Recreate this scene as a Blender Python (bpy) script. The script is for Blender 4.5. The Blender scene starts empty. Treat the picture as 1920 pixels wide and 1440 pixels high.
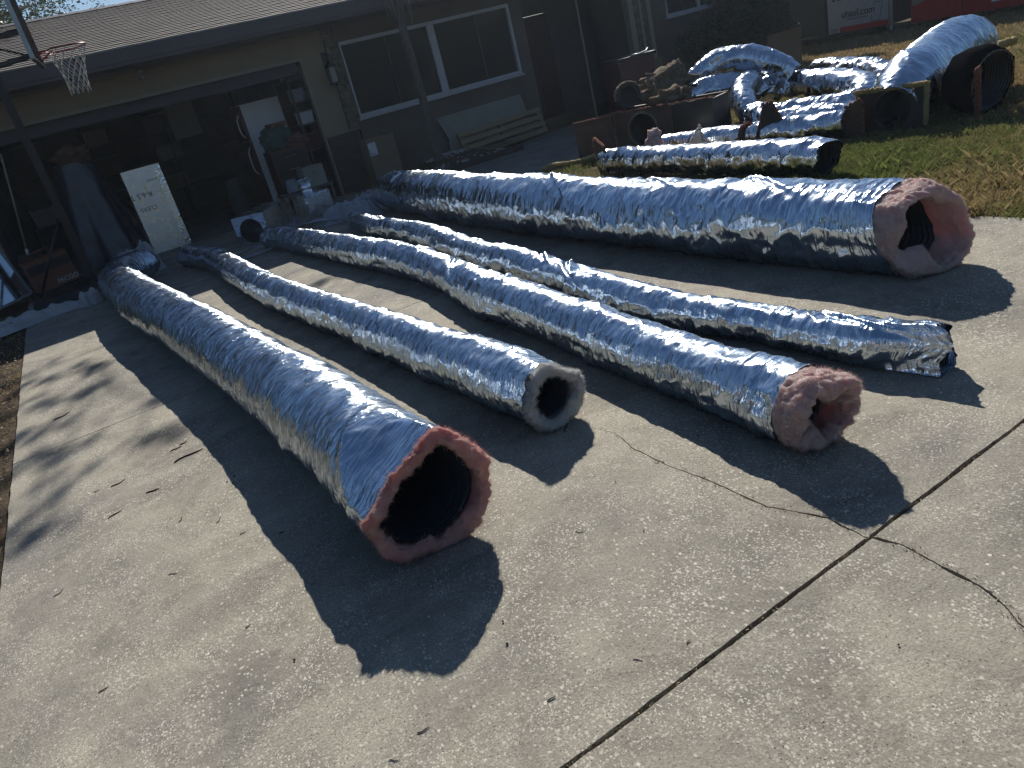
import bpy, bmesh, math, random
import numpy as np
from mathutils import Vector, Matrix, noise as mnoise

R = math.radians
rnd = random.Random(7)
SC = bpy.context.scene
COL = SC.collection

# ------------------------------------------------------------------ camera
cam_d = bpy.data.cameras.new('camera')
cam = bpy.data.objects.new('camera', cam_d)
COL.objects.link(cam)
cam.matrix_world = Matrix(((0.82466034, 0.3951342, -0.40472742, 0.0),
                           (-0.51597728, 0.23236264, -0.82448472, 0.0),
                           (-0.23173858, 0.88875, 0.39550053, 1.55),
                           (0, 0, 0, 1)))
cam_d.sensor_width = 36.0
cam_d.lens = 1410.0 / 1920.0 * 36.0
cam_d.clip_start = 0.05
cam_d.clip_end = 400
SC.camera = cam

# ------------------------------------------------------------------ light
SUN_AZ, SUN_EL = 34.0, 34.6
w = bpy.data.worlds.new('World')
SC.world = w
w.use_nodes = True
nt = w.node_tree
nt.nodes.clear()
out = nt.nodes.new('ShaderNodeOutputWorld')
bg = nt.nodes.new('ShaderNodeBackground')
sky = nt.nodes.new('ShaderNodeTexSky')
sky.sky_type = 'NISHITA'
sky.sun_disc = False
sky.sun_elevation = R(SUN_EL)
sky.sun_rotation = R(SUN_AZ)
sky.air_density = 1.0
sky.dust_density = 0.1
sky.ozone_density = 4.0
bg.inputs['Strength'].default_value = 0.058
nt.links.new(sky.outputs[0], bg.inputs[0])
nt.links.new(bg.outputs[0], out.inputs[0])
sd = bpy.data.lights.new('sun', 'SUN')
sun = bpy.data.objects.new('sun', sd)
COL.objects.link(sun)
sd.energy = 5.0
sd.angle = R(0.5)
sd.color = (1.0, 0.945, 0.86)
dv = Vector((math.sin(R(SUN_AZ)) * math.cos(R(SUN_EL)), math.cos(R(SUN_AZ)) * math.cos(R(SUN_EL)), math.sin(R(SUN_EL))))
sun.rotation_euler = dv.to_track_quat('Z', 'Y').to_euler()
sun.location = dv * 40
SC.view_settings.view_transform = 'Standard'
SC.view_settings.look = 'None'
SC.view_settings.exposure = 0.33
SC.view_settings.gamma = 1.0
SC.view_settings.use_curve_mapping = False
SC.cycles.max_bounces = 8
SC.cycles.diffuse_bounces = 4
SC.cycles.glossy_bounces = 4
SC.cycles.sample_clamp_indirect = 4.0
SC.cycles.caustics_reflective = False

# thin scattering volume added to stand in for the milky lens veil
hb_ = bmesh.new(); bmesh.ops.create_cube(hb_, size=1.0)
hm = bpy.data.meshes.new('veil_haze'); hb_.to_mesh(hm); hb_.free()
hz = bpy.data.objects.new('veil_haze', hm); COL.objects.link(hz)
hz.scale = (150, 150, 15.2); hz.location = (0, 15, 6.4); hz['kind'] = 'stuff'
mm = bpy.data.materials.new('veil_haze'); mm.use_nodes = True; tt_ = mm.node_tree; tt_.nodes.clear()
mo = tt_.nodes.new('ShaderNodeOutputMaterial'); pv = tt_.nodes.new('ShaderNodeVolumePrincipled')
pv.inputs['Color'].default_value = (0.72, 0.84, 1.0, 1); pv.inputs['Density'].default_value = 0.0010; pv.inputs['Anisotropy'].default_value = 0.6
tt_.links.new(pv.outputs[0], mo.inputs['Volume']); hm.materials.append(mm)

# ------------------------------------------------------------------ materials
def N(t, typ, **kw):
    n = t.nodes.new(typ)
    for k, v in kw.items():
        if k.startswith('i_'):
            n.inputs[k[2:].replace('_', ' ')].default_value = v
        else:
            setattr(n, k, v)
    return n

def ramp(t, src, stops):
    r = t.nodes.new('ShaderNodeValToRGB')
    while len(r.color_ramp.elements) < len(stops):
        r.color_ramp.elements.new(0.5)
    for e, (p, c) in zip(r.color_ramp.elements, stops):
        e.position = p
        e.color = (*c, 1) if isinstance(c, tuple) else (c, c, c, 1)
    t.links.new(src, r.inputs[0])
    return r.outputs[0]

def mix(t, fac, a, b, mode='MIX'):
    m = t.nodes.new('ShaderNodeMix')
    m.data_type = 'RGBA'
    m.blend_type = mode
    for sock, v in ((m.inputs[0], fac), (m.inputs[6], a), (m.inputs[7], b)):
        if hasattr(v, 'is_linked'):
            t.links.new(v, sock)
        elif isinstance(v, tuple):
            sock.default_value = (*v, 1)
        else:
            sock.default_value = v
    return m.outputs[2]

def base_mat(name):
    m = bpy.data.materials.new(name)
    m.use_nodes = True
    t = m.node_tree
    b = t.nodes['Principled BSDF']
    return m, t, b

def mat(name, col, rough=0.7, metal=0.0, var=0.18, vs=6.0, bump=0.15, bs=60.0, bd=0.004, spec=0.4, coord='Object', coat=0.0):
    m, t, b = base_mat(name)
    tc = N(t, 'ShaderNodeTexCoord')
    n1 = N(t, 'ShaderNodeTexNoise', i_Scale=vs, i_Detail=5.0, i_Roughness=0.6)
    t.links.new(tc.outputs[coord], n1.inputs['Vector'])
    d = tuple(c * (1 - var) for c in col)
    l = tuple(min(1, c * (1 + var)) for c in col)
    t.links.new(ramp(t, n1.outputs[0], [(0.3, d), (0.7, l)]), b.inputs['Base Color'])
    b.inputs['Roughness'].default_value = rough
    b.inputs['Metallic'].default_value = metal
    b.inputs['Specular IOR Level'].default_value = spec
    b.inputs['Coat Weight'].default_value = coat
    if bump:
        n2 = N(t, 'ShaderNodeTexNoise', i_Scale=bs, i_Detail=4.0)
        t.links.new(tc.outputs[coord], n2.inputs['Vector'])
        bp = N(t, 'ShaderNodeBump', i_Strength=bump, i_Distance=bd)
        t.links.new(n2.outputs[0], bp.inputs['Height'])
        t.links.new(bp.outputs[0], b.inputs['Normal'])
    return m

def foil_mat(name, tint=(0.57, 0.66, 0.76), rough=0.17, s1=(85, 5), s2=40, strength=0.75, ang=0.25):
    m, t, b = base_mat(name)
    tc = N(t, 'ShaderNodeTexCoord')
    mp = N(t, 'ShaderNodeMapping')
    mp.inputs['Scale'].default_value = (s1[0], s1[1], 1)
    mp.inputs['Rotation'].default_value = (0, 0, ang)
    t.links.new(tc.outputs['UV'], mp.inputs[0])
    n1 = N(t, 'ShaderNodeTexNoise', i_Scale=1.0, i_Detail=4.0, i_Roughness=0.65, i_Distortion=0.8)
    n1.noise_type = 'RIDGED_MULTIFRACTAL'
    t.links.new(mp.outputs[0], n1.inputs['Vector'])
    n2 = N(t, 'ShaderNodeTexNoise', i_Scale=float(s2), i_Detail=3.0, i_Roughness=0.6, i_Distortion=0.3)
    t.links.new(tc.outputs['UV'], n2.inputs['Vector'])
    b1 = N(t, 'ShaderNodeBump', i_Strength=strength, i_Distance=0.009)
    t.links.new(n1.outputs[0], b1.inputs['Height'])
    b2 = N(t, 'ShaderNodeBump', i_Strength=strength * 0.35, i_Distance=0.007)
    t.links.new(n2.outputs[0], b2.inputs['Height'])
    t.links.new(b1.outputs[0], b2.inputs['Normal'])
    t.links.new(b2.outputs[0], b.inputs['Normal'])
    n3 = N(t, 'ShaderNodeTexNoise', i_Scale=9.0, i_Detail=3.0)
    t.links.new(tc.outputs['UV'], n3.inputs['Vector'])
    t.links.new(ramp(t, n3.outputs[0], [(0.35, rough * 0.7), (0.7, rough * 1.6)]), b.inputs['Roughness'])
    b.inputs['Base Color'].default_value = (*tint, 1)
    b.inputs['Metallic'].default_value = 1.0
    return m

def wool_mat(name, c0, c1):
    m, t, b = base_mat(name)
    tc = N(t, 'ShaderNodeTexCoord')
    n1 = N(t, 'ShaderNodeTexNoise', i_Scale=22.0, i_Detail=8.0, i_Roughness=0.7)
    n2 = N(t, 'ShaderNodeTexNoise', i_Scale=160.0, i_Detail=5.0, i_Roughness=0.8, i_Distortion=1.5)
    t.links.new(tc.outputs['Object'], n1.inputs['Vector'])
    t.links.new(tc.outputs['Object'], n2.inputs['Vector'])
    c = ramp(t, n1.outputs[0], [(0.3, c0), (0.68, c1)])
    c = mix(t, 0.5, c, ramp(t, n2.outputs[0], [(0.3, 0.72), (0.6, 1.0)]), 'MULTIPLY')
    t.links.new(c, b.inputs['Base Color'])
    b.inputs['Roughness'].default_value = 0.95
    b.inputs['Specular IOR Level'].default_value = 0.1
    b.inputs['Sheen Weight'].default_value = 0.3
    b.inputs['Subsurface Weight'].default_value = 0.55
    b.inputs['Subsurface Radius'].default_value = (0.028, 0.017, 0.014)
    b.inputs['Subsurface Scale'].default_value = 1.0
    bp = N(t, 'ShaderNodeBump', i_Strength=1.0, i_Distance=0.02)
    t.links.new(n2.outputs[0], bp.inputs['Height'])
    t.links.new(bp.outputs[0], b.inputs['Normal'])
    tr = N(t, 'ShaderNodeBsdfTranslucent')
    t.links.new(c, tr.inputs[0])
    mx = N(t, 'ShaderNodeMixShader')
    mx.inputs[0].default_value = 0.12
    t.links.new(b.outputs[0], mx.inputs[1]); t.links.new(tr.outputs[0], mx.inputs[2])
    t.links.new(mx.outputs[0], t.nodes['Material Output'].inputs[0])
    return m

def concrete_mat(name, light=(0.37, 0.34, 0.272), dark=(0.235, 0.22, 0.185), flecks=True):
    m, t, b = base_mat(name)
    tc = N(t, 'ShaderNodeTexCoord')
    co = tc.outputs['Object']
    def noise(scale, det=4.0, rg=0.6, dist=0.0):
        n = N(t, 'ShaderNodeTexNoise', i_Scale=scale, i_Detail=det, i_Roughness=rg, i_Distortion=dist)
        t.links.new(co, n.inputs['Vector'])
        return n.outputs[0]
    big = noise(0.9, 5.0, 0.65, 0.6)
    med = noise(5.0, 6.0, 0.7)
    fine = noise(130.0, 4.0, 0.8)
    c = ramp(t, big, [(0.32, dark), (0.62, light)])
    c = mix(t, 0.55, c, ramp(t, med, [(0.3, 0.62), (0.72, 1.12)]), 'MULTIPLY')
    c = mix(t, 0.9, c, ramp(t, fine, [(0.3, 0.55), (0.68, 1.35)]), 'MULTIPLY')
    # faint pinkish and dark tyre-worn patches
    pk = noise(1.7, 3.0)
    c = mix(t, ramp(t, pk, [(0.55, 0.0), (0.75, 0.35)]), c, (0.27, 0.215, 0.19))
    dk = noise(0.55, 6.0, 0.7, 1.0)
    c = mix(t, ramp(t, dk, [(0.50, 0.0), (0.66, 0.62)]), c, (0.115, 0.11, 0.11))
    st = noise(1.3, 7.0, 0.75, 1.8)
    c = mix(t, 0.75, c, ramp(t, st, [(0.34, 0.62), (0.52, 1.05)]), 'MULTIPLY')
    if flecks:
        for scale, thr, colr, pick in ((85.0, 0.38, (0.56, 0.53, 0.445), 0.68), (160.0, 0.42, (0.58, 0.55, 0.47), 0.52), (52.0, 0.28, (0.62, 0.59, 0.50), 0.88), (120.0, 0.36, (0.14, 0.125, 0.105), 0.84)):
            v = N(t, 'ShaderNodeTexVoronoi', i_Scale=scale)
            mp = N(t, 'ShaderNodeMapping')
            mp.inputs['Rotation'].default_value = (0, 0, scale)
            mp.inputs['Scale'].default_value = (1, 0.8, 1)
            wv = N(t, 'ShaderNodeTexNoise', i_Scale=scale * 1.0, i_Detail=2.0)
            t.links.new(co, wv.inputs['Vector'])
            add = t.nodes.new('ShaderNodeVectorMath')
            add.operation = 'MULTIPLY_ADD'
            t.links.new(wv.outputs['Color'], add.inputs[0])
            add.inputs[1].default_value = (0.012, 0.012, 0.0)
            t.links.new(co, add.inputs[2])
            t.links.new(add.outputs[0], mp.inputs[0])
            t.links.new(mp.outputs[0], v.inputs['Vector'])
            near = ramp(t, v.outputs['Distance'], [(thr * 0.75, 1.0), (thr, 0.0)])
            sep = N(t, 'ShaderNodeSeparateColor')
            t.links.new(v.outputs['Color'], sep.inputs[0])
            sel = ramp(t, sep.outputs[0], [(pick - 0.03, 0.0), (pick, 1.0)])
            patch = ramp(t, noise(2.3 + scale * 0.01, 3.0), [(0.38, 0.0), (0.62, 1.0)])
            f1 = mix(t, 1.0, near, sel, 'MULTIPLY')
            f2 = mix(t, 1.0, f1, patch, 'MULTIPLY')
            c = mix(t, f2, c, colr)
        v = N(t, 'ShaderNodeTexVoronoi', i_Scale=110.0)
        t.links.new(co, v.inputs['Vector'])
        sep = N(t, 'ShaderNodeSeparateColor')
        t.links.new(v.outputs['Color'], sep.inputs[0])
        f = mix(t, 1.0, ramp(t, v.outputs['Distance'], [(0.18, 1.0), (0.28, 0.0)]), ramp(t, sep.outputs[1], [(0.85, 0.0), (0.87, 0.85)]), 'MULTIPLY')
        c = mix(t, f, c, (0.05, 0.045, 0.04))
    t.links.new(c, b.inputs['Base Color'])
    b.inputs['Roughness'].default_value = 0.85
    b.inputs['Specular IOR Level'].default_value = 0.25
    b1 = N(t, 'ShaderNodeBump', i_Strength=0.55, i_Distance=0.004)
    t.links.new(fine, b1.inputs['Height'])
    b2 = N(t, 'ShaderNodeBump', i_Strength=0.4, i_Distance=0.01)
    t.links.new(noise(28.0, 5.0, 0.7), b2.inputs['Height'])
    t.links.new(b1.outputs[0], b2.inputs['Normal'])
    t.links.new(b2.outputs[0], b.inputs['Normal'])
    return m

def vcol_mat(name, rough=0.8, trans=0.0, spec=0.3):
    m, t, b = base_mat(name)
    a = N(t, 'ShaderNodeVertexColor')
    a.layer_name = 'Col'
    t.links.new(a.outputs[0], b.inputs['Base Color'])
    b.inputs['Roughness'].default_value = rough
    b.inputs['Specular IOR Level'].default_value = spec
    if trans:
        tr = N(t, 'ShaderNodeBsdfTranslucent')
        t.links.new(a.outputs[0], tr.inputs[0])
        mx = N(t, 'ShaderNodeMixShader')
        mx.inputs[0].default_value = trans
        o = t.nodes['Material Output']
        t.links.new(b.outputs[0], mx.inputs[1])
        t.links.new(tr.outputs[0], mx.inputs[2])
        t.links.new(mx.outputs[0], o.inputs[0])
    return m

def shingle_mat():
    m, t, b = base_mat('asphalt_shingle')
    tc = N(t, 'ShaderNodeTexCoord')
    br = N(t, 'ShaderNodeTexBrick', i_Scale=1.0, i_Mortar_Size=0.006)
    br.inputs['Brick Width'].default_value = 0.27
    br.inputs['Row Height'].default_value = 0.14
    br.inputs['Color1'].default_value = (0.20, 0.172, 0.155, 1)
    br.inputs['Color2'].default_value = (0.115, 0.10, 0.09, 1)
    br.inputs['Mortar'].default_value = (0.06, 0.055, 0.05, 1)
    t.links.new(tc.outputs['UV'], br.inputs['Vector'])
    n = N(t, 'ShaderNodeTexNoise', i_Scale=60.0, i_Detail=5.0)
    t.links.new(tc.outputs['UV'], n.inputs['Vector'])
    c = mix(t, 0.8, br.outputs[0], ramp(t, n.outputs[0], [(0.3, 0.6), (0.7, 1.25)]), 'MULTIPLY')
    t.links.new(c, b.inputs['Base Color'])
    b.inputs['Roughness'].default_value = 0.9
    bp = N(t, 'ShaderNodeBump', i_Strength=0.6, i_Distance=0.004)
    t.links.new(n.outputs[0], bp.inputs['Height'])
    t.links.new(bp.outputs[0], b.inputs['Normal'])
    return m

def glass_mat(name, col=(0.02, 0.022, 0.025), rough=0.04):
    m, t, b = base_mat(name)
    b.inputs['Base Color'].default_value = (*col, 1)
    b.inputs['Roughness'].default_value = rough
    b.inputs['Specular IOR Level'].default_value = 0.4
    tc = N(t, 'ShaderNodeTexCoord')
    n = N(t, 'ShaderNodeTexNoise', i_Scale=1.5, i_Detail=2.0)
    t.links.new(tc.outputs['Object'], n.inputs['Vector'])
    bp = N(t, 'ShaderNodeBump', i_Strength=0.1, i_Distance=0.02)
    t.links.new(n.outputs[0], bp.inputs['Height'])
    t.links.new(bp.outputs[0], b.inputs['Normal'])
    return m

def brick_mat(name, c1, c2, mort, bw=0.21, rh=0.075):
    m, t, b = base_mat(name)
    tc = N(t, 'ShaderNodeTexCoord')
    mp = N(t, 'ShaderNodeMapping')
    mp.inputs['Rotation'].default_value = (R(90), 0, 0)
    t.links.new(tc.outputs['Object'], mp.inputs[0])
    br = N(t, 'ShaderNodeTexBrick', i_Scale=1.0, i_Mortar_Size=0.008)
    br.inputs['Brick Width'].default_value = bw
    br.inputs['Row Height'].default_value = rh
    br.inputs['Color1'].default_value = (*c1, 1)
    br.inputs['Color2'].default_value = (*c2, 1)
    br.inputs['Mortar'].default_value = (*mort, 1)
    t.links.new(mp.outputs[0], br.inputs['Vector'])
    t.links.new(br.outputs[0], b.inputs['Base Color'])
    b.inputs['Roughness'].default_value = 0.9
    bp = N(t, 'ShaderNodeBump', i_Strength=0.6, i_Distance=0.01)
    bp.invert = True
    t.links.new(br.outputs['Fac'], bp.inputs['Height'])
    t.links.new(bp.outputs[0], b.inputs['Normal'])
    return m

M = dict(
    foil=foil_mat('silver_foil'),
    foil_b=foil_mat('silver_foil_loose', s1=(48, 4), s2=26, strength=0.8, ang=0.5, rough=0.17, tint=(0.58, 0.67, 0.77)),
    foil_old=foil_mat('silver_foil_old', tint=(0.62, 0.68, 0.76), s1=(30, 6), s2=20, rough=0.2, strength=0.85, ang=0.7),
    foil_flat=foil_mat('foil_facing', tint=(0.74, 0.71, 0.67), rough=0.30, s1=(2, 2), s2=5, strength=0.04),
    foil_tape=foil_mat('foil_tape', tint=(0.82, 0.82, 0.83), rough=0.15, s1=(20, 14), s2=40, strength=0.7),
    tin=foil_mat('galvanised_tin', tint=(0.72, 0.75, 0.78), rough=0.18, s1=(5, 5), s2=14, strength=0.1),
    pink=wool_mat('pink_fibreglass', (0.86, 0.38, 0.34), (0.98, 0.62, 0.55)),
    pink2=wool_mat('pink_fibreglass_pale', (0.90, 0.58, 0.54), (0.99, 0.82, 0.77)),
    white_wool=wool_mat('white_fibreglass', (0.90, 0.93, 0.88), (0.98, 0.99, 0.96)),
    yellow_wool=wool_mat('yellow_fibreglass', (0.45, 0.34, 0.11), (0.72, 0.60, 0.26)),
    brown_wool=wool_mat('dirty_fibreglass', (0.12, 0.085, 0.045), (0.34, 0.26, 0.15)),
    rust_wool=wool_mat('rusty_fibreglass', (0.24, 0.075, 0.045), (0.42, 0.16, 0.09)),
    liner=mat('black_liner', (0.05, 0.06, 0.07), 0.25, bump=0.3, bs=40, spec=0.5),
    concrete=concrete_mat('concrete'),
    concrete2=concrete_mat('walk_concrete', (0.26, 0.25, 0.22), (0.17, 0.165, 0.15), False),
    soil=mat('soil', (0.075, 0.055, 0.038), 0.95, var=0.5, vs=25, bump=0.8, bs=70, bd=0.02, spec=0.1),
    turf=mat('turf', (0.085, 0.068, 0.035), 0.95, var=0.5, vs=8, bump=0.8, bs=90, bd=0.02, spec=0.1),
    blade=vcol_mat('grass_blade', 0.75, 0.25),
    leaf=vcol_mat('leaf', 0.55, 0.2, 0.4),
    litter=vcol_mat('dry_leaf', 0.85, 0.0, 0.2),
    shingle=shingle_mat(),
    fascia=mat('dark_fascia', (0.095, 0.082, 0.095), 0.6, var=0.12, vs=3),
    soffit=mat('soffit', (0.11, 0.10, 0.11), 0.7, var=0.1),
    olive=mat('olive_stucco', (0.27, 0.225, 0.15), 0.85, var=0.08, vs=2, bump=0.3, bs=90),
    brown_wall=mat('brown_wall', (0.125, 0.105, 0.085), 0.85, var=0.15, vs=2, bump=0.3, bs=60),
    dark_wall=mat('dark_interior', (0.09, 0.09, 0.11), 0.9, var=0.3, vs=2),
    brick=brick_mat('dark_brick', (0.06, 0.04, 0.038), (0.09, 0.06, 0.05), (0.05, 0.045, 0.042)),
    stone=mat('field_stone', (0.15, 0.125, 0.09), 0.9, var=0.45, vs=9, bump=1.0, bs=14, bd=0.04),
    trim=mat('white_trim', (0.50, 0.49, 0.49), 0.5, var=0.06),
    beige=mat('beige_trim', (0.30, 0.26, 0.20), 0.7, var=0.08),
    glass=glass_mat('window_glass'),
    blind=mat('window_blind', (0.07, 0.07, 0.085), 0.7, var=0.1),
    white_plastic=mat('white_enamel', (0.75, 0.74, 0.74), 0.35, var=0.05, bump=0.03),
    grey_metal=mat('grey_metal', (0.30, 0.31, 0.32), 0.35, 1.0, bump=0.05),
    black=mat('black_paint', (0.008, 0.008, 0.010), 0.35, var=0.2, bump=0.05),
    matte=mat('matte_black', (0.010, 0.010, 0.012), 0.95, var=0.2, bump=0, spec=0.0),
    black_plastic=mat('black_plastic', (0.012, 0.012, 0.014), 0.45, var=0.2, bump=0.1),
    red=mat('red_paint', (0.45, 0.03, 0.03), 0.35, var=0.08, bump=0.02),
    red_rim=mat('rim_red', (0.30, 0.035, 0.03), 0.4),
    darkred=mat('maroon_plastic', (0.06, 0.014, 0.018), 0.4),
    orange=mat('orange_card', (0.17, 0.06, 0.035), 0.6, var=0.15, bump=0.05),
    net=mat('white_cord', (0.60, 0.60, 0.56), 0.8, bump=0),
    bark=mat('bark', (0.09, 0.075, 0.058), 0.95, var=0.4, vs=20, bump=1.0, bs=35, bd=0.02),
    palm=mat('palm_trunk', (0.12, 0.11, 0.095), 0.95, var=0.3, vs=14, bump=1.0, bs=28, bd=0.02),
    frond=mat('dry_frond', (0.20, 0.18, 0.14), 0.9, var=0.3, bump=0.2),
    card=mat('cardboard', (0.22, 0.165, 0.11), 0.85, var=0.1, vs=3, bump=0.08),
    card_pale=mat('pale_cardboard', (0.28, 0.265, 0.22), 0.8, var=0.1, vs=3, bump=0.08),
    wood=mat('pallet_wood', (0.29, 0.225, 0.13), 0.85, var=0.25, vs=12, bump=0.4, bs=30),
    twig=mat('twig_bark', (0.045, 0.032, 0.022), 0.9, var=0.3, vs=30, bump=0.4, bs=120),
    rock=mat('pale_rock', (0.34, 0.33, 0.32), 0.9, var=0.4, vs=8, bump=0.4, bs=30),
    label=mat('paper_label', (0.62, 0.62, 0.64), 0.6, var=0.05, bump=0),
    ink=mat('ink', (0.02, 0.02, 0.022), 0.6, var=0.05, bump=0),
    inkgrey=mat('faded_ink', (0.10, 0.10, 0.11), 0.6, var=0.3, bump=0),
    rust=mat('rusty_board', (0.11, 0.07, 0.05), 0.85, var=0.35, vs=7, bump=0.4, bs=40),
    navy=mat('dark_green_paint', (0.035, 0.055, 0.06), 0.5, var=0.1),
    panel=mat('white_panel', (0.44, 0.47, 0.49), 0.4, var=0.04, bump=0.02),
    tyre=mat('tyre_rubber', (0.015, 0.015, 0.016), 0.8),
    sheet=mat('plastic_sheet', (0.30, 0.32, 0.35), 0.25, var=0.2, vs=5, bump=0.5, bs=12, bd=0.02, spec=0.6),
    tarp=mat('dusty_plastic', (0.05, 0.06, 0.075), 0.3, var=0.35, vs=3, bump=0.6, bs=6, bd=0.03, spec=0.6),
    bag=mat('printed_bag', (0.42, 0.42, 0.42), 0.45, var=0.2, vs=9, bump=0.5, bs=14, bd=0.02),
    lampglass=mat('frosted_glass', (0.30, 0.30, 0.28), 0.3, var=0.1, bump=0),
    mirror=foil_mat('mirror', tint=(0.55, 0.62, 0.68), rough=0.05, s1=(2, 2), s2=3, strength=0.02),
    bucket=mat('pale_bucket', (0.22, 0.25, 0.27), 0.45, var=0.08),
    teal=mat('teal_cloth', (0.03, 0.09, 0.08), 0.8, var=0.4, vs=9),
    cloth=mat('brown_cloth', (0.13, 0.07, 0.05), 0.9, var=0.4, vs=9, bump=0.5, bs=20, bd=0.02),
)

# ------------------------------------------------------------------ object helpers
def link(o, parent=None):
    COL.objects.link(o)
    if parent is not None:
        o.parent = parent
    return o

def tag(o, label=None, cat=None, group=None, kind=None):
    if label: o['label'] = label
    if cat: o['category'] = cat
    if group: o['group'] = group
    if kind: o['kind'] = kind
    return o

def thing(name, label, cat, loc=(0, 0, 0), rz=0.0, group=None, rot=None):
    o = link(bpy.data.objects.new(name, None))
    o.location = loc
    o.rotation_euler = rot if rot else (0, 0, rz)
    o.empty_display_size = 0.2
    return tag(o, label, cat, group)

def mesh_np(name, V, F4, mats, parent=None, uv=None, col=None, smooth=True, midx=None):
    """V (n,3); F4 list/array of polygons of equal size."""
    me = bpy.data.meshes.new(name)
    V = np.asarray(V, np.float32)
    F4 = np.asarray(F4, np.int32)
    k = F4.shape[1]
    me.vertices.add(len(V))
    me.vertices.foreach_set('co', V.ravel())
    me.loops.add(F4.size)
    me.loops.foreach_set('vertex_index', F4.ravel())
    me.polygons.add(len(F4))
    me.polygons.foreach_set('loop_start', np.arange(0, F4.size, k, dtype=np.int32))
    me.polygons.foreach_set('loop_total', np.full(len(F4), k, np.int32))
    me.polygons.foreach_set('use_smooth', np.full(len(F4), smooth, bool))
    if midx is not None:
        me.polygons.foreach_set('material_index', np.asarray(midx, np.int32))
    if uv is not None:
        l = me.uv_layers.new(name='UVMap')
        l.data.foreach_set('uv', np.asarray(uv, np.float32)[F4.ravel()].ravel())
    if col is not None:
        c = me.color_attributes.new('Col', 'FLOAT_COLOR', 'POINT')
        cc = np.ones((len(V), 4), np.float32)
        cc[:, :3] = col
        c.data.foreach_set('color', cc.ravel())
    me.update(calc_edges=True)
    me.validate()
    for m in (mats if isinstance(mats, (list, tuple)) else [mats]):
        me.materials.append(m)
    return link(bpy.data.objects.new(name, me), parent)

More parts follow.
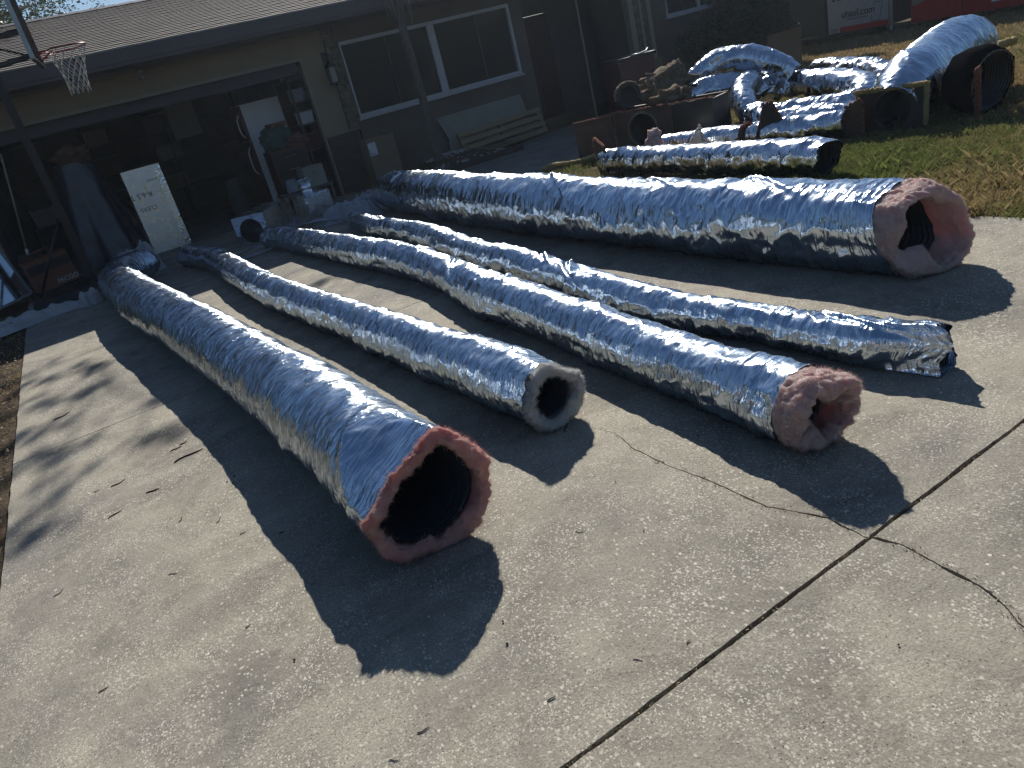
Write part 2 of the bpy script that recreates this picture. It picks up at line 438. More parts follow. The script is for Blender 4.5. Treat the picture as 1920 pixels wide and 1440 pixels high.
class MB:
    """collects shapes, builds ONE mesh object"""
    def __init__(s):
        s.bm = bmesh.new()
    def _add(s, vs, fs):
        v = [s.bm.verts.new(p) for p in vs]
        for f in fs:
            try: s.bm.faces.new([v[i] for i in f])
            except ValueError: pass
        return s
    def box(s, x0, x1, y0, y1, z0, z1, mt=None):
        vs = [Vector(p) for p in ((x0,y0,z0),(x1,y0,z0),(x1,y1,z0),(x0,y1,z0),(x0,y0,z1),(x1,y0,z1),(x1,y1,z1),(x0,y1,z1))]
        if mt is not None: vs = [mt @ v for v in vs]
        return s._add(vs, ((0,3,2,1),(4,5,6,7),(0,1,5,4),(1,2,6,5),(2,3,7,6),(3,0,4,7)))
    def tube(s, pts, r, n=10, cap=True):
        pts = [Vector(p) for p in pts]
        rs = r if isinstance(r, (list, tuple)) else [r] * len(pts)
        rings = []
        N0 = None
        for i, p in enumerate(pts):
            T = (pts[min(i + 1, len(pts) - 1)] - pts[max(i - 1, 0)]).normalized()
            if N0 is None:
                N0 = T.orthogonal().normalized()
            N0 = (N0 - T * N0.dot(T)).normalized()
            B = T.cross(N0)
            rings.append([s.bm.verts.new(p + (N0 * math.cos(a) + B * math.sin(a)) * rs[i]) for a in (2 * math.pi * k / n for k in range(n))])
        for a, b in zip(rings, rings[1:]):
            for k in range(n):
                f = s.bm.faces.new((a[k], a[(k + 1) % n], b[(k + 1) % n], b[k]))
                f.smooth = True
        if cap:
            s.bm.faces.new(rings[0][::-1]); s.bm.faces.new(rings[-1])
        return s
    def lathe(s, prof, n=24, c=(0, 0, 0), mt=None, closed=False):
        rings = []
        for r_, z in prof:
            ring = []
            for k in range(n):
                a = 2 * math.pi * k / n
                v = Vector((c[0] + r_ * math.cos(a), c[1] + r_ * math.sin(a), c[2] + z))
                if mt is not None: v = mt @ v
                ring.append(s.bm.verts.new(v))
            rings.append(ring)
        for a, b in zip(rings, rings[1:]):
            for k in range(n):
                f = s.bm.faces.new((a[k], a[(k + 1) % n], b[(k + 1) % n], b[k])); f.smooth = True
        if not closed:
            s.bm.faces.new(rings[0][::-1]); s.bm.faces.new(rings[-1])
        return s
    def poly(s, pts, thick):
        """flat outline (list of 3D points, CCW from its front) extruded by vector thick"""
        th = Vector(thick)
        a = [Vector(p) for p in pts]; n = len(a)
        return s._add(a + [p + th for p in a], [tuple(range(n))[::-1], tuple(range(n, 2 * n))] + [(i, (i + 1) % n, n + (i + 1) % n, n + i) for i in range(n)])
    def blob(s, c, r, amp=0.25, fr=3.0, sub=3, seed=0, sq=(1, 1, 1)):
        q = bmesh.new()
        bmesh.ops.create_icosphere(q, subdivisions=sub, radius=1.0)
        vm = {}
        for v in q.verts:
            p = v.co.normalized()
            d = 1 + amp * mnoise.noise(p * fr * 0.5 + Vector((seed * 3.1, seed, 0))) * 1.6 + amp * 0.5 * mnoise.noise(p * fr * 1.6 + Vector((seed, 5, 0)))
            vm[v] = s.bm.verts.new(Vector(c) + Vector((p.x * sq[0], p.y * sq[1], p.z * sq[2])) * d * r)
        for f in q.faces:
            g = s.bm.faces.new([vm[v] for v in f.verts]); g.smooth = True
        q.free()
        return s
    def bevel(s, w=0.004, seg=2):
        bmesh.ops.bevel(s.bm, geom=[e for e in s.bm.edges if e.is_manifold and e.calc_face_angle(0) > 0.6], offset=w, segments=seg, profile=0.7, affect='EDGES')
        return s
    def build(s, name, m, parent=None, uv=False, label=None):
        bmesh.ops.recalc_face_normals(s.bm, faces=s.bm.faces)
        if uv:
            l = s.bm.loops.layers.uv.new('UVMap')
            for f in s.bm.faces:
                n = f.normal
                ax = max(range(3), key=lambda i: abs(n[i]))
                i, j = [(1, 2), (0, 2), (0, 1)][ax]
                for lp in f.loops:
                    lp[l].uv = (lp.vert.co[i], lp.vert.co[j])
        me = bpy.data.meshes.new(name)
        s.bm.to_mesh(me); s.bm.free()
        me.materials.append(m)
        o = link(bpy.data.objects.new(name, me), parent)
        if label: o['label'] = label
        return o

def text(name, body, size, m, parent, loc, rot, align='CENTER', ext=0.0008, shear=0.0, bold=0.0):
    c = bpy.data.curves.new(name, 'FONT')
    c.body = body; c.size = size; c.align_x = align; c.align_y = 'CENTER'; c.extrude = ext; c.shear = shear; c.offset = bold
    c.materials.append(m)
    tmp = bpy.data.objects.new(name, c)
    me = bpy.data.meshes.new_from_object(tmp)
    bpy.data.objects.remove(tmp)
    o = link(bpy.data.objects.new(name, me), parent)
    o.location = loc; o.rotation_euler = rot
    return o

# ------------------------------------------------------------------ noise in numpy
def vnoise(u, v, seed=0):
    rg = np.random.RandomState(seed)
    tab = rg.rand(256, 256)
    iu = np.floor(u).astype(int); iv = np.floor(v).astype(int)
    fu = u - iu; fv = v - iv
    fu = fu * fu * (3 - 2 * fu); fv = fv * fv * (3 - 2 * fv)
    a = tab[iu % 256, iv % 256]; b = tab[(iu + 1) % 256, iv % 256]
    c = tab[iu % 256, (iv + 1) % 256]; d = tab[(iu + 1) % 256, (iv + 1) % 256]
    return (a * (1 - fu) + b * fu) * (1 - fv) + (c * (1 - fu) + d * fu) * fv
def fbm(u, v, seed=0, o=3):
    s = 0; a = 1; t = 0
    for k in range(o):
        s = s + a * vnoise(u * 2 ** k + 7.3 * k, v * 2 ** k + 3.1 * k, seed + k); t += a; a *= 0.5
    return s / t
def ridged(u, v, seed=0, o=2):
    s = 0; a = 1; t = 0
    for k in range(o):
        s = s + a * (1 - np.abs(2 * vnoise(u * 2 ** k + 5.3 * k, v * 2 ** k, seed + k) - 1)); t += a; a *= 0.5
    return s / t
def sstep(x, a, b):
    t = np.clip((x - a) / (b - a), 0, 1)
    return t * t * (3 - 2 * t)

def spline(P, ds):
    """Catmull-Rom through rows of P, resampled to even arc length of first 3 columns"""
    P = np.asarray(P, float)
    Q = np.vstack([2 * P[0] - P[1], P, 2 * P[-1] - P[-2]])
    out = []
    for i in range(1, len(Q) - 2):
        t = np.linspace(0, 1, 60, endpoint=False)[:, None]
        a, b, c, d = Q[i - 1], Q[i], Q[i + 1], Q[i + 2]
        out.append(0.5 * ((2 * b) + (-a + c) * t + (2 * a - 5 * b + 4 * c - d) * t ** 2 + (-a + 3 * b - 3 * c + d) * t ** 3))
    out.append(P[-1:])
    C = np.vstack(out)
    L = np.r_[0, np.cumsum(np.linalg.norm(np.diff(C[:, :3], axis=0), axis=1))]
    n = max(4, int(L[-1] / ds))
    s = np.linspace(0, L[-1], n)
    return np.stack([np.interp(s, L, C[:, k]) for k in range(C.shape[1])], 1), s

def frames(C, up=(0, 0, 1)):
    T = np.gradient(C[:, :3], axis=0)
    T /= np.linalg.norm(T, axis=1)[:, None]
    Nn = np.zeros_like(T); Sn = np.zeros_like(T)
    u = np.array(up, float)
    n0 = u - T[0] * (T[0] @ u); n0 /= np.linalg.norm(n0)
    for i in range(len(T)):
        n0 = n0 - T[i] * (T[i] @ n0); n0 /= np.linalg.norm(n0)
        # drift back to up
        g = u - T[i] * (T[i] @ u); l = np.linalg.norm(g)
        if l > 0.4:
            n0 = n0 * 0.9 + g / l * 0.1; n0 /= np.linalg.norm(n0)
        Nn[i] = n0; Sn[i] = np.cross(T[i], n0)
    return T, Nn, Sn

# ------------------------------------------------------------------ flexible duct
def duct(name, label, pts, ds=0.012, nth=100, seed=1, wr=1.0, lump=0.05, skew=0.5, fm='foil', wool=None, wool_len=0.08, wool_thk=0.05,
         wlump=0.0, cut=None, flats=(), folds=(), group=None, floor=0.004, liner=True, near_open=True, depth=1.2, dents=(), uprot=None,
         rag=0.012, cat='duct', ragw=1.0, lobes=(), wool_fn=None, wave=(0.035, 0.14)):
    """pts rows: x, y, z, r from the far end to the near (open) end"""
    C, s = spline(pts, ds)
    wr = wr * (0.6 if fm == 'foil_old' else 0.45)
    org = C[-1, :3].copy(); org[2] = 0
    root = thing(name, label, cat, tuple(org), group=group)
    L = s[-1]
    T, Nn, Sn = frames(C)
    th = np.linspace(-math.pi, math.pi, nth + 1)
    SS, TH = np.meshgrid(s, th, indexing='ij')
    RR = np.repeat(C[:, 3:4], nth + 1, 1)
    seam = sstep(math.pi - np.abs(TH), 0.0, 0.5)
    A = TH * RR
    W = SS + skew * 0.25 * A
    hp, hq = wave
    d = 0
    wob_ = (fbm(SS / 0.09, A / 0.07 + 60, seed + 31, 2) - 0.5) * 0.05
    d = d + (ridged((W + wob_) / hp, A / hq + 50, seed, 2) ** 2 - 0.4) * 0.013 * wr
    d = d + (ridged((W - wob_) / (hp * 2.9), A / (hq * 2) + 80, seed + 11, 2) ** 2 - 0.4) * 0.018 * wr
    d = d + (fbm(W / 0.017, A / 0.05 + 20, seed + 5, 2) - 0.5) * 0.005 * wr
    d = d + ((ridged((SS + 0.9 * A + wob_) / 0.30, (A - 0.35 * SS) / 0.45 + 70, seed + 41, 2)) ** 4 - 0.2) * 0.022 * wr
    d = d + ((ridged((SS - 0.5 * A + wob_ * 2) / 0.12, (A + 0.3 * SS) / 0.2 + 70, seed + 47, 1)) ** 5 - 0.12) * 0.011 * wr
    d = d + (fbm(SS / 0.42, TH * 1.1 + 30, seed + 21, 3) - 0.5) * lump * RR * 2.2
    for (sc, tc_, ls, lt, amp) in dents:      # local dents and bulges (metres from the near end, angle, extents, height)
        d = d + amp * np.exp(-((L - SS - sc) / ls) ** 2 - ((TH - tc_) / lt) ** 2)
    for (s0, ang, k, amp) in folds:   # a sharp diagonal fold line
        q = (L - SS - s0) + k * (TH - ang)
        d = d + amp * np.exp(-np.abs(q) / 0.035) * np.exp(-((TH - ang) / 1.0) ** 2) - amp * 0.7 * np.exp(-((q - 0.06) / 0.05) ** 2) * np.exp(-((TH - ang) / 1.0) ** 2)
    d = d * seam * (1 + 0.6 * sstep(np.abs(TH), 1.1, 2.0))
    # far end gathers in
    rad = RR * (0.75 + 0.25 * sstep(SS, 0, 0.10))
    # shapes of the near end
    def shape(rad, TH, near):
        x = rad * np.sin(TH); y = rad * np.cos(TH)
        rr = np.abs(rad).mean()
        for (ang, lev, bl) in flats:
            dx, dy = math.sin(ang), math.cos(ang)
            wgt = 1 - sstep(near, bl * 0.25, bl)
            p = x * dx + y * dy
            over = np.maximum(0, p - lev * C[-1, 3])
            x = x - dx * over * 0.92 * wgt; y = y - dy * over * 0.92 * wgt
        return x, y
    near = L - SS
    X, Y = shape(rad, TH, near)
    X = X + d * np.sin(TH); Y = Y + d * np.cos(TH)
    e = 0.0
    if cut is not None:
        e = cut(TH)
    e = e + (fbm(TH * 5 + 40, TH * 0 + 3, seed + 9, 3) - 0.5) * rag * 2
    e_end = (e if isinstance(e, np.ndarray) else np.zeros_like(TH))
    ext = e_end * (1 - sstep(near, 0.0, 0.35))
    P = C[:, None, :3] + Nn[:, None, :] * Y[..., None] + Sn[:, None, :] * X[..., None] + T[:, None, :] * ext[..., None]
    if floor is not None:
        z = P[..., 2]
        P[..., 2] = np.where(z < 0.03, floor + 0.006 * np.exp((z - 0.03) * 30), z)
        P[..., 2] = np.maximum(P[..., 2], floor)
    P = P - org
    n0, n1 = P.shape[:2]
    idx = np.arange(n0 * n1).reshape(n0, n1)
    F = np.stack([idx[:-1, :-1], idx[:-1, 1:], idx[1:, 1:], idx[1:, :-1]], -1).reshape(-1, 4)
    uv = np.stack([SS, A], -1).reshape(-1, 2)
    mesh_np('foil_jacket', P.reshape(-1, 3), F, M[fm], root, uv=uv)
    # --- wool ring at the near end
    Ci, Ti, Ni, Si = C[-1, :3] - org, T[-1], Nn[-1], Sn[-1]
    r0 = C[-1, 3]
    if wool:
        nt2 = 230
        th2 = np.linspace(-math.pi, math.pi, nt2, endpoint=False)
        ecut = np.interp(th2, th, e_end[-1])
        pl = wool_len * (1 + 0.25 * (fbm(np.cos(th2) * 2 + 9, np.sin(th2) * 2 + 9, seed + 3, 3) - 0.5) * 2)
        if wool_fn is not None: pl = pl * wool_fn(th2)
        ri = r0 - wool_thk
        prof = []
        for t in np.linspace(0, 1, 6): prof.append((-0.05 * (1 - t), r0 - 0.026 + 0.028 * t, 0))
        for t in np.linspace(0.08, 0.8, 14): prof.append((t, r0 + wool_thk * 0.18 * math.sin(t * 3.0), 1))
        for a in np.linspace(0.1, math.pi, 13): prof.append((0.8 + 0.25 * math.sin(a), r0 - wool_thk / 2 + wool_thk / 2 * math.cos(a), 1))
        for t in np.linspace(0.75, -0.5, 12): prof.append((t, ri - 0.01 * t, 1))
        for t in np.linspace(0.1, 1, 6): prof.append((-0.5 * 1 - t * 2.0, ri, 1))
        npf = len(prof)
        G = np.zeros((npf, nt2, 3))
        for i, (ax, rr_, mode) in enumerate(prof):
            rr0_ = rr_
            axm = ecut + (pl * ax if mode else ax)
            if mode == 0: axm = ecut + ax
            kin = max(0.0, min(1.0, (r0 - rr_) / wool_thk)) * max(0.0, min(1.0, (npf - 12 - i) / 5.0))
            rr_ = rr_ * (1 + (0.06 if mode else 0.0) * min(1, max(0, ax)) * ragw * (fbm(np.cos(th2) * 1.3 + 30, np.sin(th2) * 1.3 + 30, seed + 6, 2) - 0.5) * 4) - kin * ragw * 0.05 * np.maximum(0, fbm(np.cos(th2) * 1.7 + 60, np.sin(th2) * 1.7 + 60, seed + 8, 2) - 0.35) * 3
            for (a0_, wd_, dp_) in lobes: rr_ = rr_ - kin * dp_ * np.exp(-(np.angle(np.exp(1j * (th2 - a0_))) / wd_) ** 2)
            x = rr_ * np.sin(th2); y = rr_ * np.cos(th2)
            fl = np.full_like(th2, 0.0)
            for (ang, lev, bl) in flats:
                dx, dy = math.sin(ang), math.cos(ang)
                p = x * dx + y * dy
                lv = lev * r0 - (r0 - rr0_) - 0.004
                ov = np.maximum(0, p - lv)
                x = x - dx * ov * 0.92; y = y - dy * ov * 0.92
            G[i] = Ci + Ni * y[:, None] + Si * x[:, None] + Ti * axm[:, None]
        # fluffy displacement
        G2 = G.copy()
        cen = Ci
        for i in range(npf):
            amp = 1.0 if prof[i][2] else max(0.0, (prof[i][0] + 0.05) / 0.05) * 0.35
            if i >= npf - 17: amp *= max(0.0, min(1.0, (npf - 11 - i) / 6.0))
            for k in range(nt2):
                p = Vector(G[i, k])
                q = p * 8 + Vector((seed, 0, 0))
                nv = Vector((mnoise.noise(q), mnoise.noise(q + Vector((9, 2, 4))), mnoise.noise(q + Vector((3, 8, 1)))))
                q2 = p * 42
                nv2 = Vector((mnoise.noise(q2), mnoise.noise(q2 + Vector((9, 2, 4))), mnoise.noise(q2 + Vector((3, 8, 1)))))
                cr = 1 - abs(mnoise.noise(Vector((th2[k] * 2.2, prof[i][0] * 1.5, seed)) * 1.7)) * 2
                rad_u = np.array(G[i, k]) - cen; rad_u = rad_u / (np.linalg.norm(rad_u) + 1e-6)
                rad_dir = np.array(G[i, k]) - cen; rad_dir = rad_dir - Ti * (rad_dir @ Ti)
                rl = np.linalg.norm(rad_dir) + 1e-6
                G2[i, k] = G[i, k] + amp * (np.array(nv) * (0.010 + wlump) + np.array(nv2) * 0.005 + rad_u * (abs(mnoise.noise(p * 26 + Vector((2, seed, 0)))) - 0.2) * 0.020 + rad_u * (mnoise.noise(p * 110) * 0.003 + mnoise.noise(p * 210) * 0.002) - rad_dir / rl * max(0, cr - 0.6) * 0.012)
        if floor is not None:
            G2[..., 2] = np.maximum(G2[..., 2], floor)
        idx = np.arange(npf * nt2).reshape(npf, nt2)
        nx = np.roll(idx, -1, 1)
        F = np.stack([idx[:-1], nx[:-1], nx[1:], idx[1:]], -1).reshape(-1, 4)
        mesh_np('insulation', G2.reshape(-1, 3), F, M[wool], root)
        # loose fibres standing off the wool
        rg = np.random.RandomState(seed)
        ii_ = rg.randint(6, npf - 15, 9000); kk_ = rg.randint(0, nt2, 9000)
        b0 = G2[ii_, kk_] + rg.normal(0, 0.002, (9000, 3))
        od = b0 - Ci; od = od - (od @ Ti)[:, None] * Ti; od /= np.linalg.norm(od, axis=1)[:, None] + 1e-6
        od = od * np.where(ii_ > npf * 0.6, -1, 1)[:, None] + rg.normal(0, 0.7, (9000, 3)); od /= np.linalg.norm(od, axis=1)[:, None]
        Lf = (0.005 + 0.020 * rg.rand(9000) ** 2.5)[:, None]; sv = np.cross(od, rg.normal(0, 1, (9000, 3))); sv /= np.linalg.norm(sv, axis=1)[:, None]
        FV = np.stack([b0 - sv * 0.0008, b0 + sv * 0.0008, b0 + od * Lf], 1).reshape(-1, 3)
        tag(mesh_np('loose_fibres', FV, np.arange(len(FV)).reshape(-1, 3), M[wool], root, smooth=False), kind='stuff')
    if liner:
        ri = (r0 - wool_thk - 0.008) if wool else r0 - 0.012
        n = int(min(depth, L * 0.6) / 0.006)
        ss = np.linspace(L - 0.012, L - min(depth, L * 0.6), n)
        tt = np.linspace(-math.pi, math.pi, 65)
        S3, T3 = np.meshgrid(ss, tt, indexing='ij')
        cx = np.stack([np.interp(ss, s, C[:, k]) for k in range(3)], 1) - org
        helix = np.abs(np.sin((S3 / 0.026) * math.pi + T3 / 2))
        rr3 = ri - 0.007 * (1 - helix) ** 2 * 2.0 + (fbm(S3 / 0.1, T3 * 2 + 20, seed + 2, 2) - 0.5) * 0.012
        x = rr3 * np.sin(T3); y = rr3 * np.cos(T3)
        for (ang, lev, bl) in flats:
            dx, dy = math.sin(ang), math.cos(ang)
            wgt = 1 - sstep(L - S3, bl * 0.25, bl)
            p = x * dx + y * dy
            ov = np.maximum(0, p - (lev * r0 - (r0 - ri)))
            x = x - dx * ov * 0.92 * wgt; y = y - dy * ov * 0.92 * wgt
        ii = np.clip(np.searchsorted(s, ss), 0, len(s) - 1)
        eL = np.interp(tt, th, e_end[-1])
        ex = eL[None, :] * (1 - sstep(L - S3, 0, 0.35))
        P3 = cx[:, None, :] + Nn[ii][:, None, :] * y[..., None] + Sn[ii][:, None, :] * x[..., None] + T[ii][:, None, :] * ex[..., None]
        if floor is not None: P3[..., 2] = np.maximum(P3[..., 2], floor + 0.003)
        a, b_ = P3.shape[:2]
        idx = np.arange(a * b_).reshape(a, b_)
        F = np.stack([idx[:-1, :-1], idx[:-1, 1:], idx[1:, 1:], idx[1:, :-1]], -1).reshape(-1, 4)
        VV = np.vstack([P3.reshape(-1, 3), P3[-1].mean(0)])
        c = len(VV) - 1
        o = mesh_np('inner_liner', VV, F, M['liner'], root)
        bm = bmesh.new(); bm.from_mesh(o.data); bm.verts.ensure_lookup_table()
        for k in range(b_ - 1):
            bm.faces.new((bm.verts[idx[-1, k]], bm.verts[idx[-1, k + 1]], bm.verts[c]))
        bm.to_mesh(o.data); bm.free()
    return root

# ================================================================== SETTING
def sheet(name, x0, x1, y0, y1, z, m, kind='structure', sub=1):
    xs = np.linspace(x0, x1, sub + 1); ys = np.linspace(y0, y1, sub + 1)
    X, Y = np.meshgrid(xs, ys, indexing='ij')
    V = np.stack([X, Y, np.full_like(X, z)], -1).reshape(-1, 3)
    idx = np.arange(len(V)).reshape(sub + 1, sub + 1)
    F = np.stack([idx[:-1, :-1], idx[1:, :-1], idx[1:, 1:], idx[:-1, 1:]], -1).reshape(-1, 4)
    return tag(mesh_np(name, V, F, m, smooth=False), kind=kind)
sheet('ground', -74, 74, -59, 89, -0.035, M['turf'])


CR2 = [(1.54, 2.50), (1.57, 2.36), (1.53, 2.18), (1.53, 2.01), (1.54, 1.89), (1.55, 1.77), (1.55, 1.66), (1.55, 1.53), (1.59, 1.43), (1.62, 1.35), (1.61, 1.20)]
CR1 = [(1.62, 1.20), (1.64, 1.10), (1.63, 1.03), (1.62, 0.93), (1.61, 0.86), (1.58, 0.79), (1.55, 0.75), (1.53, 0.70), (1.54, 0.55), (1.50, 0.35)]
def wob(p, q, amp, seed, step=0.03):
    n = max(2, int((Vector(q) - Vector(p)).length / step))
    out = []
    for i in range(n):
        t = i / n
        a = Vector(p).lerp(Vector(q), t)
        nrm = Vector((-(q[1] - p[1]), q[0] - p[0])).normalized()
        k = mnoise.noise(Vector((a.x * 4, a.y * 4, seed))) + 0.6 * mnoise.noise(Vector((a.x * 22, a.y * 22, seed + 3)))
        out.append(a + nrm * k * amp * (1 if 0 < i else 0.3))
    return out
def rough_line(L, seed, amp=0.006, step=0.015):
    out = []
    for a, b in zip(L, L[1:]):
        out += wob(a, b, amp, seed, step)
    out.append(Vector(L[-1]))
    return out
def notch(L, width, seed, reverse=False):
    """outline of a crack: from its open end up one side and back down the other; L runs tip -> open end"""
    c = rough_line(L, seed, 0.007)
    n = len(c)
    left = []; right = []
    for i, p in enumerate(c):
        wd = width * min(1, i / (n * 0.25)) * (0.35 + 0.9 * abs(mnoise.noise(Vector((p.y * 9, seed, 0)))) * 1.8)
        left.append(p + Vector((-wd / 2, 0))); right.append(p + Vector((wd / 2, 0)))
    return left, right
def slab(bmx, outline, z=0.0, drop=0.035):
    top = [bmx.verts.new((p[0], p[1], z)) for p in outline]
    rim = [bmx.verts.new((p[0], p[1], z - drop)) for p in outline]
    bmx.faces.new(top)
    n = len(top)
    for i in range(n):
        bmx.faces.new((top[i], rim[i], rim[(i + 1) % n], top[(i + 1) % n]))
XL, XR = -0.85, 4.57
rows = [(-5.0, 1.192), (1.208, 5.246), (5.255, 9.30), (9.309, 12.56)]
bm = bmesh.new()
for ri, (ya, yb) in enumerate(rows):
    am = 0.004 if ri < 2 else 0.002
    # right edge bows a little past the lawn
    xr0 = XR
    bot = wob((XL, ya), (xr0, ya), am, 1 + ri, 0.012)
    right = wob((xr0, ya), (xr0, yb), 0.004, 9 + ri, 0.08)
    top = wob((xr0, yb), (XL, yb), am, 5 + ri, 0.012)
    left = wob((XL, yb), (XL, ya), 0.006, 13 + ri, 0.08)
    if ri == 1:     # crack opens on the bottom edge
        l, r_ = notch(CR2, 0.011, 3)
        b0 = [p for p in bot if p.x < l[-1].x - 0.004]; b1 = [p for p in bot if p.x > r_[-1].x + 0.004]
        bot = b0 + l[::-1] + r_[1:] + b1
    if ri == 0:     # crack opens on the top edge
        l, r_ = notch(CR1[::-1], 0.011, 8)
        # CR1 reversed runs tip -> open end at y = 1.20
        l = [Vector((p.x, min(p.y, yb))) for p in l]; r_ = [Vector((p.x, min(p.y, yb))) for p in r_]
        t0 = [p for p in top if p.x > r_[-1].x + 0.004]; t1 = [p for p in top if p.x < l[-1].x - 0.004]
        top = t0 + r_[::-1] + l[1:] + t1
    slab(bm, bot + right + top + left)
bmesh.ops.recalc_face_normals(bm, faces=bm.faces)
me = bpy.data.meshes.new('driveway'); bm.to_mesh(me); bm.free(); me.materials.append(M['concrete'])
tag(link(bpy.data.objects.new('driveway', me)), kind='structure')
sheet('joint_bed', XL - 0.02, XR + 0.02, -5.0, 12.6, -0.022, M['soil'])
MB().box(4.585, 9.2, 8.78, 12.45, -0.04, -0.004).build('walkway', M['concrete2'])
tag(bpy.data.objects['walkway'], kind='structure')
MB().box(-0.95, 4.25, 12.56, 18.5, -0.03, 0.03).build('garage_floor', M['concrete2'])
tag(bpy.data.objects['garage_floor'], kind='structure')
sheet('soil_strip', -6.0, XL - 0.004, -4.0, 12.5, -0.02, M['soil'])

CRA = CR2 + CR1[1:]
# ------------------------------------------------------------------ grass and litter
def blades(name, regs, seed, label):
    rg = np.random.RandomState(seed)
    Vs, Cs = [], []
    for (x0, x1, y0, y1, n, h, wd, fn) in regs:
        x = rg.uniform(x0, x1, n); y = rg.uniform(y0, y1, n)
        keep = fn(x, y, rg)
        x, y = x[keep], y[keep]; n = len(x)
        patch = fbm(x / 1.1 + 20, y / 1.1 + 20, 4, 3); p2 = fbm(x / 0.22 + 50, y / 0.22, 9, 2)
        hh = h * rg.uniform(0.4, 1.25, n) * (0.55 + p2)
        a = rg.uniform(0, 2 * np.pi, n); lean = rg.uniform(0.1, 1.1, n) * hh
        b = rg.uniform(0, 2 * np.pi, n)
        ww = wd * rg.uniform(0.6, 1.3, n)
        base = np.stack([x, y, np.full(n, -0.035)], 1)
        sd_ = np.stack([np.cos(a), np.sin(a), np.zeros(n)], 1) * ww[:, None] * 0.5
        tip = base + np.stack([np.cos(b) * lean, np.sin(b) * lean, hh], 1)
        mid = base + np.stack([np.cos(b) * lean * 0.3, np.sin(b) * lean * 0.3, hh * 0.6], 1)
        Vs.append(np.stack([base - sd_, base + sd_, mid + sd_ * 0.8, tip], 1).reshape(-1, 3))
        # straw to green, by patch
        g = np.clip((patch - 0.36 - 0.010 * np.maximum(0, x - 6)) * 2.6 + rg.normal(0, 0.33, n), 0, 0.9)[:, None] * 0.9 + 0.1 * (x < 6.5)[:, None]
        straw = np.array([0.40, 0.30, 0.16]); green = np.array([0.15, 0.20, 0.055])
        c = straw * (1 - g) + green * g
        c = c * rg.uniform(0.6, 1.35, n)[:, None]
        Cs.append(np.repeat(c, 4, 0))
    V = np.vstack(Vs); Cc = np.vstack(Cs)
    F = np.arange(len(V)).reshape(-1, 4)
    tag(mesh_np(name, V, F, M['blade'], col=Cc, smooth=False), label, name.replace('_', ' '), kind='stuff')
def lawn_mask(x, y, rg):
    wavy = XR + 0.02 + 0.03 * np.sin(y * 7) + rg.normal(0, 0.015, len(x))
    return (x > wavy) & ~((y > 8.7) & (x < 9.25)) & (y < 12.4 + (x > 14.8) * 30) & (rg.rand(len(x)) < 0.35 + 0.65 * fbm(x / 0.3, y / 0.3, 2, 2) * 1.3)
blades('lawn_grass', [
    (4.5, 6.6, 1.6, 5.2, 150000, 0.045, 0.0035, lawn_mask),
    (6.6, 10.5, 2.0, 7.0, 130000, 0.045, 0.005, lawn_mask),
    (4.5, 9.0, 5.2, 8.9, 26000, 0.045, 0.006, lawn_mask),
    (9.0, 17.0, 4.5, 14.0, 120000, 0.055, 0.009, lawn_mask),
    (4.5, 6.0, 1.6, 4.5, 3500, 0.085, 0.005, lawn_mask),
    (4.50, 4.75, 1.6, 8.6, 9000, 0.06, 0.004, lambda x, y, rg: (x > 4.53 + 0.06 * fbm(y / 0.25, y * 0 + 2, 3, 3)) & (rg.rand(len(x)) < 0.9)),
], 11, 'patchy brown and green lawn grass beside the driveway')
blades('weeds', [(-2.6, -0.86, 1.5, 11.5, 9000, 0.05, 0.006, lambda x, y, rg: (x < -0.87 + rg.normal(0, 0.02, len(x))) & (rg.rand(len(x)) < fbm(x / 0.3, y / 0.4, 5, 2) * 1.2 - 0.2))], 5, 'sparse green weeds in the soil strip left of the driveway')
def leaf_litter(name, n, fn, seed, label, size=(0.012, 0.035), cols=((0.20, 0.12, 0.06), (0.34, 0.24, 0.13), (0.10, 0.06, 0.035), (0.42, 0.36, 0.27))):
    rg = np.random.RandomState(seed)
    V, C_ = [], []
    cols = np.array(cols)
    for i in range(n):
        x, y, z = fn(rg)
        L = rg.uniform(*size); W = L * rg.uniform(0.25, 0.5); a = rg.uniform(0, 6.28); t = rg.uniform(-0.5, 0.5)
        ax = np.array([math.cos(a), math.sin(a), t * 0.5]); sx = np.array([-math.sin(a), math.cos(a), t])
        p = np.array([x, y, z])
        V += [p - ax * L / 2, p - sx * W / 2 + [0, 0, 0.003], p + ax * L / 2 + [0, 0, 0.006], p + sx * W / 2]
        c = cols[rg.randint(len(cols))] * rg.uniform(0.6, 1.3)
        C_ += [c] * 4
    tag(mesh_np(name, V, np.arange(len(V)).reshape(-1, 4), M['litter'], col=np.array(C_), smooth=False), label, 'leaf litter', kind='stuff')
leaf_litter('leaf_litter', 5200, lambda rg: (-0.88 - abs(rg.normal(0, 0.5)), rg.uniform(1.5, 11), rg.uniform(-0.015, 0.012)), 3, 'dry leaves and chips on the soil left of the driveway')
def edge_fn(rg):
    if rg.rand() < 0.5: return (XR + 0.01 + rg.normal(0, 0.035), rg.uniform(1.8, 8.5), 0.004)
    return (rg.uniform(5, 11), rg.uniform(2.5, 8), 0.012)
leaf_litter('joint_grit', 1500, lambda rg: (rg.uniform(-0.8, 4.5), 1.2 + rg.normal(0, 0.006), rg.uniform(-0.016, -0.004)), 4, 'grit and leaf crumbs lodged in the expansion joint', size=(0.004, 0.014))
leaf_litter('crack_grit', 700, lambda rg: (lambda k, t: (CRA[k][0] * (1 - t) + CRA[k + 1][0] * t + rg.normal(0, 0.012), CRA[k][1] * (1 - t) + CRA[k + 1][1] * t, rg.uniform(-0.01, 0.003)))(rg.randint(len(CRA) - 1), rg.rand()), 6, 'grit along the crack in the concrete', size=(0.002, 0.008))
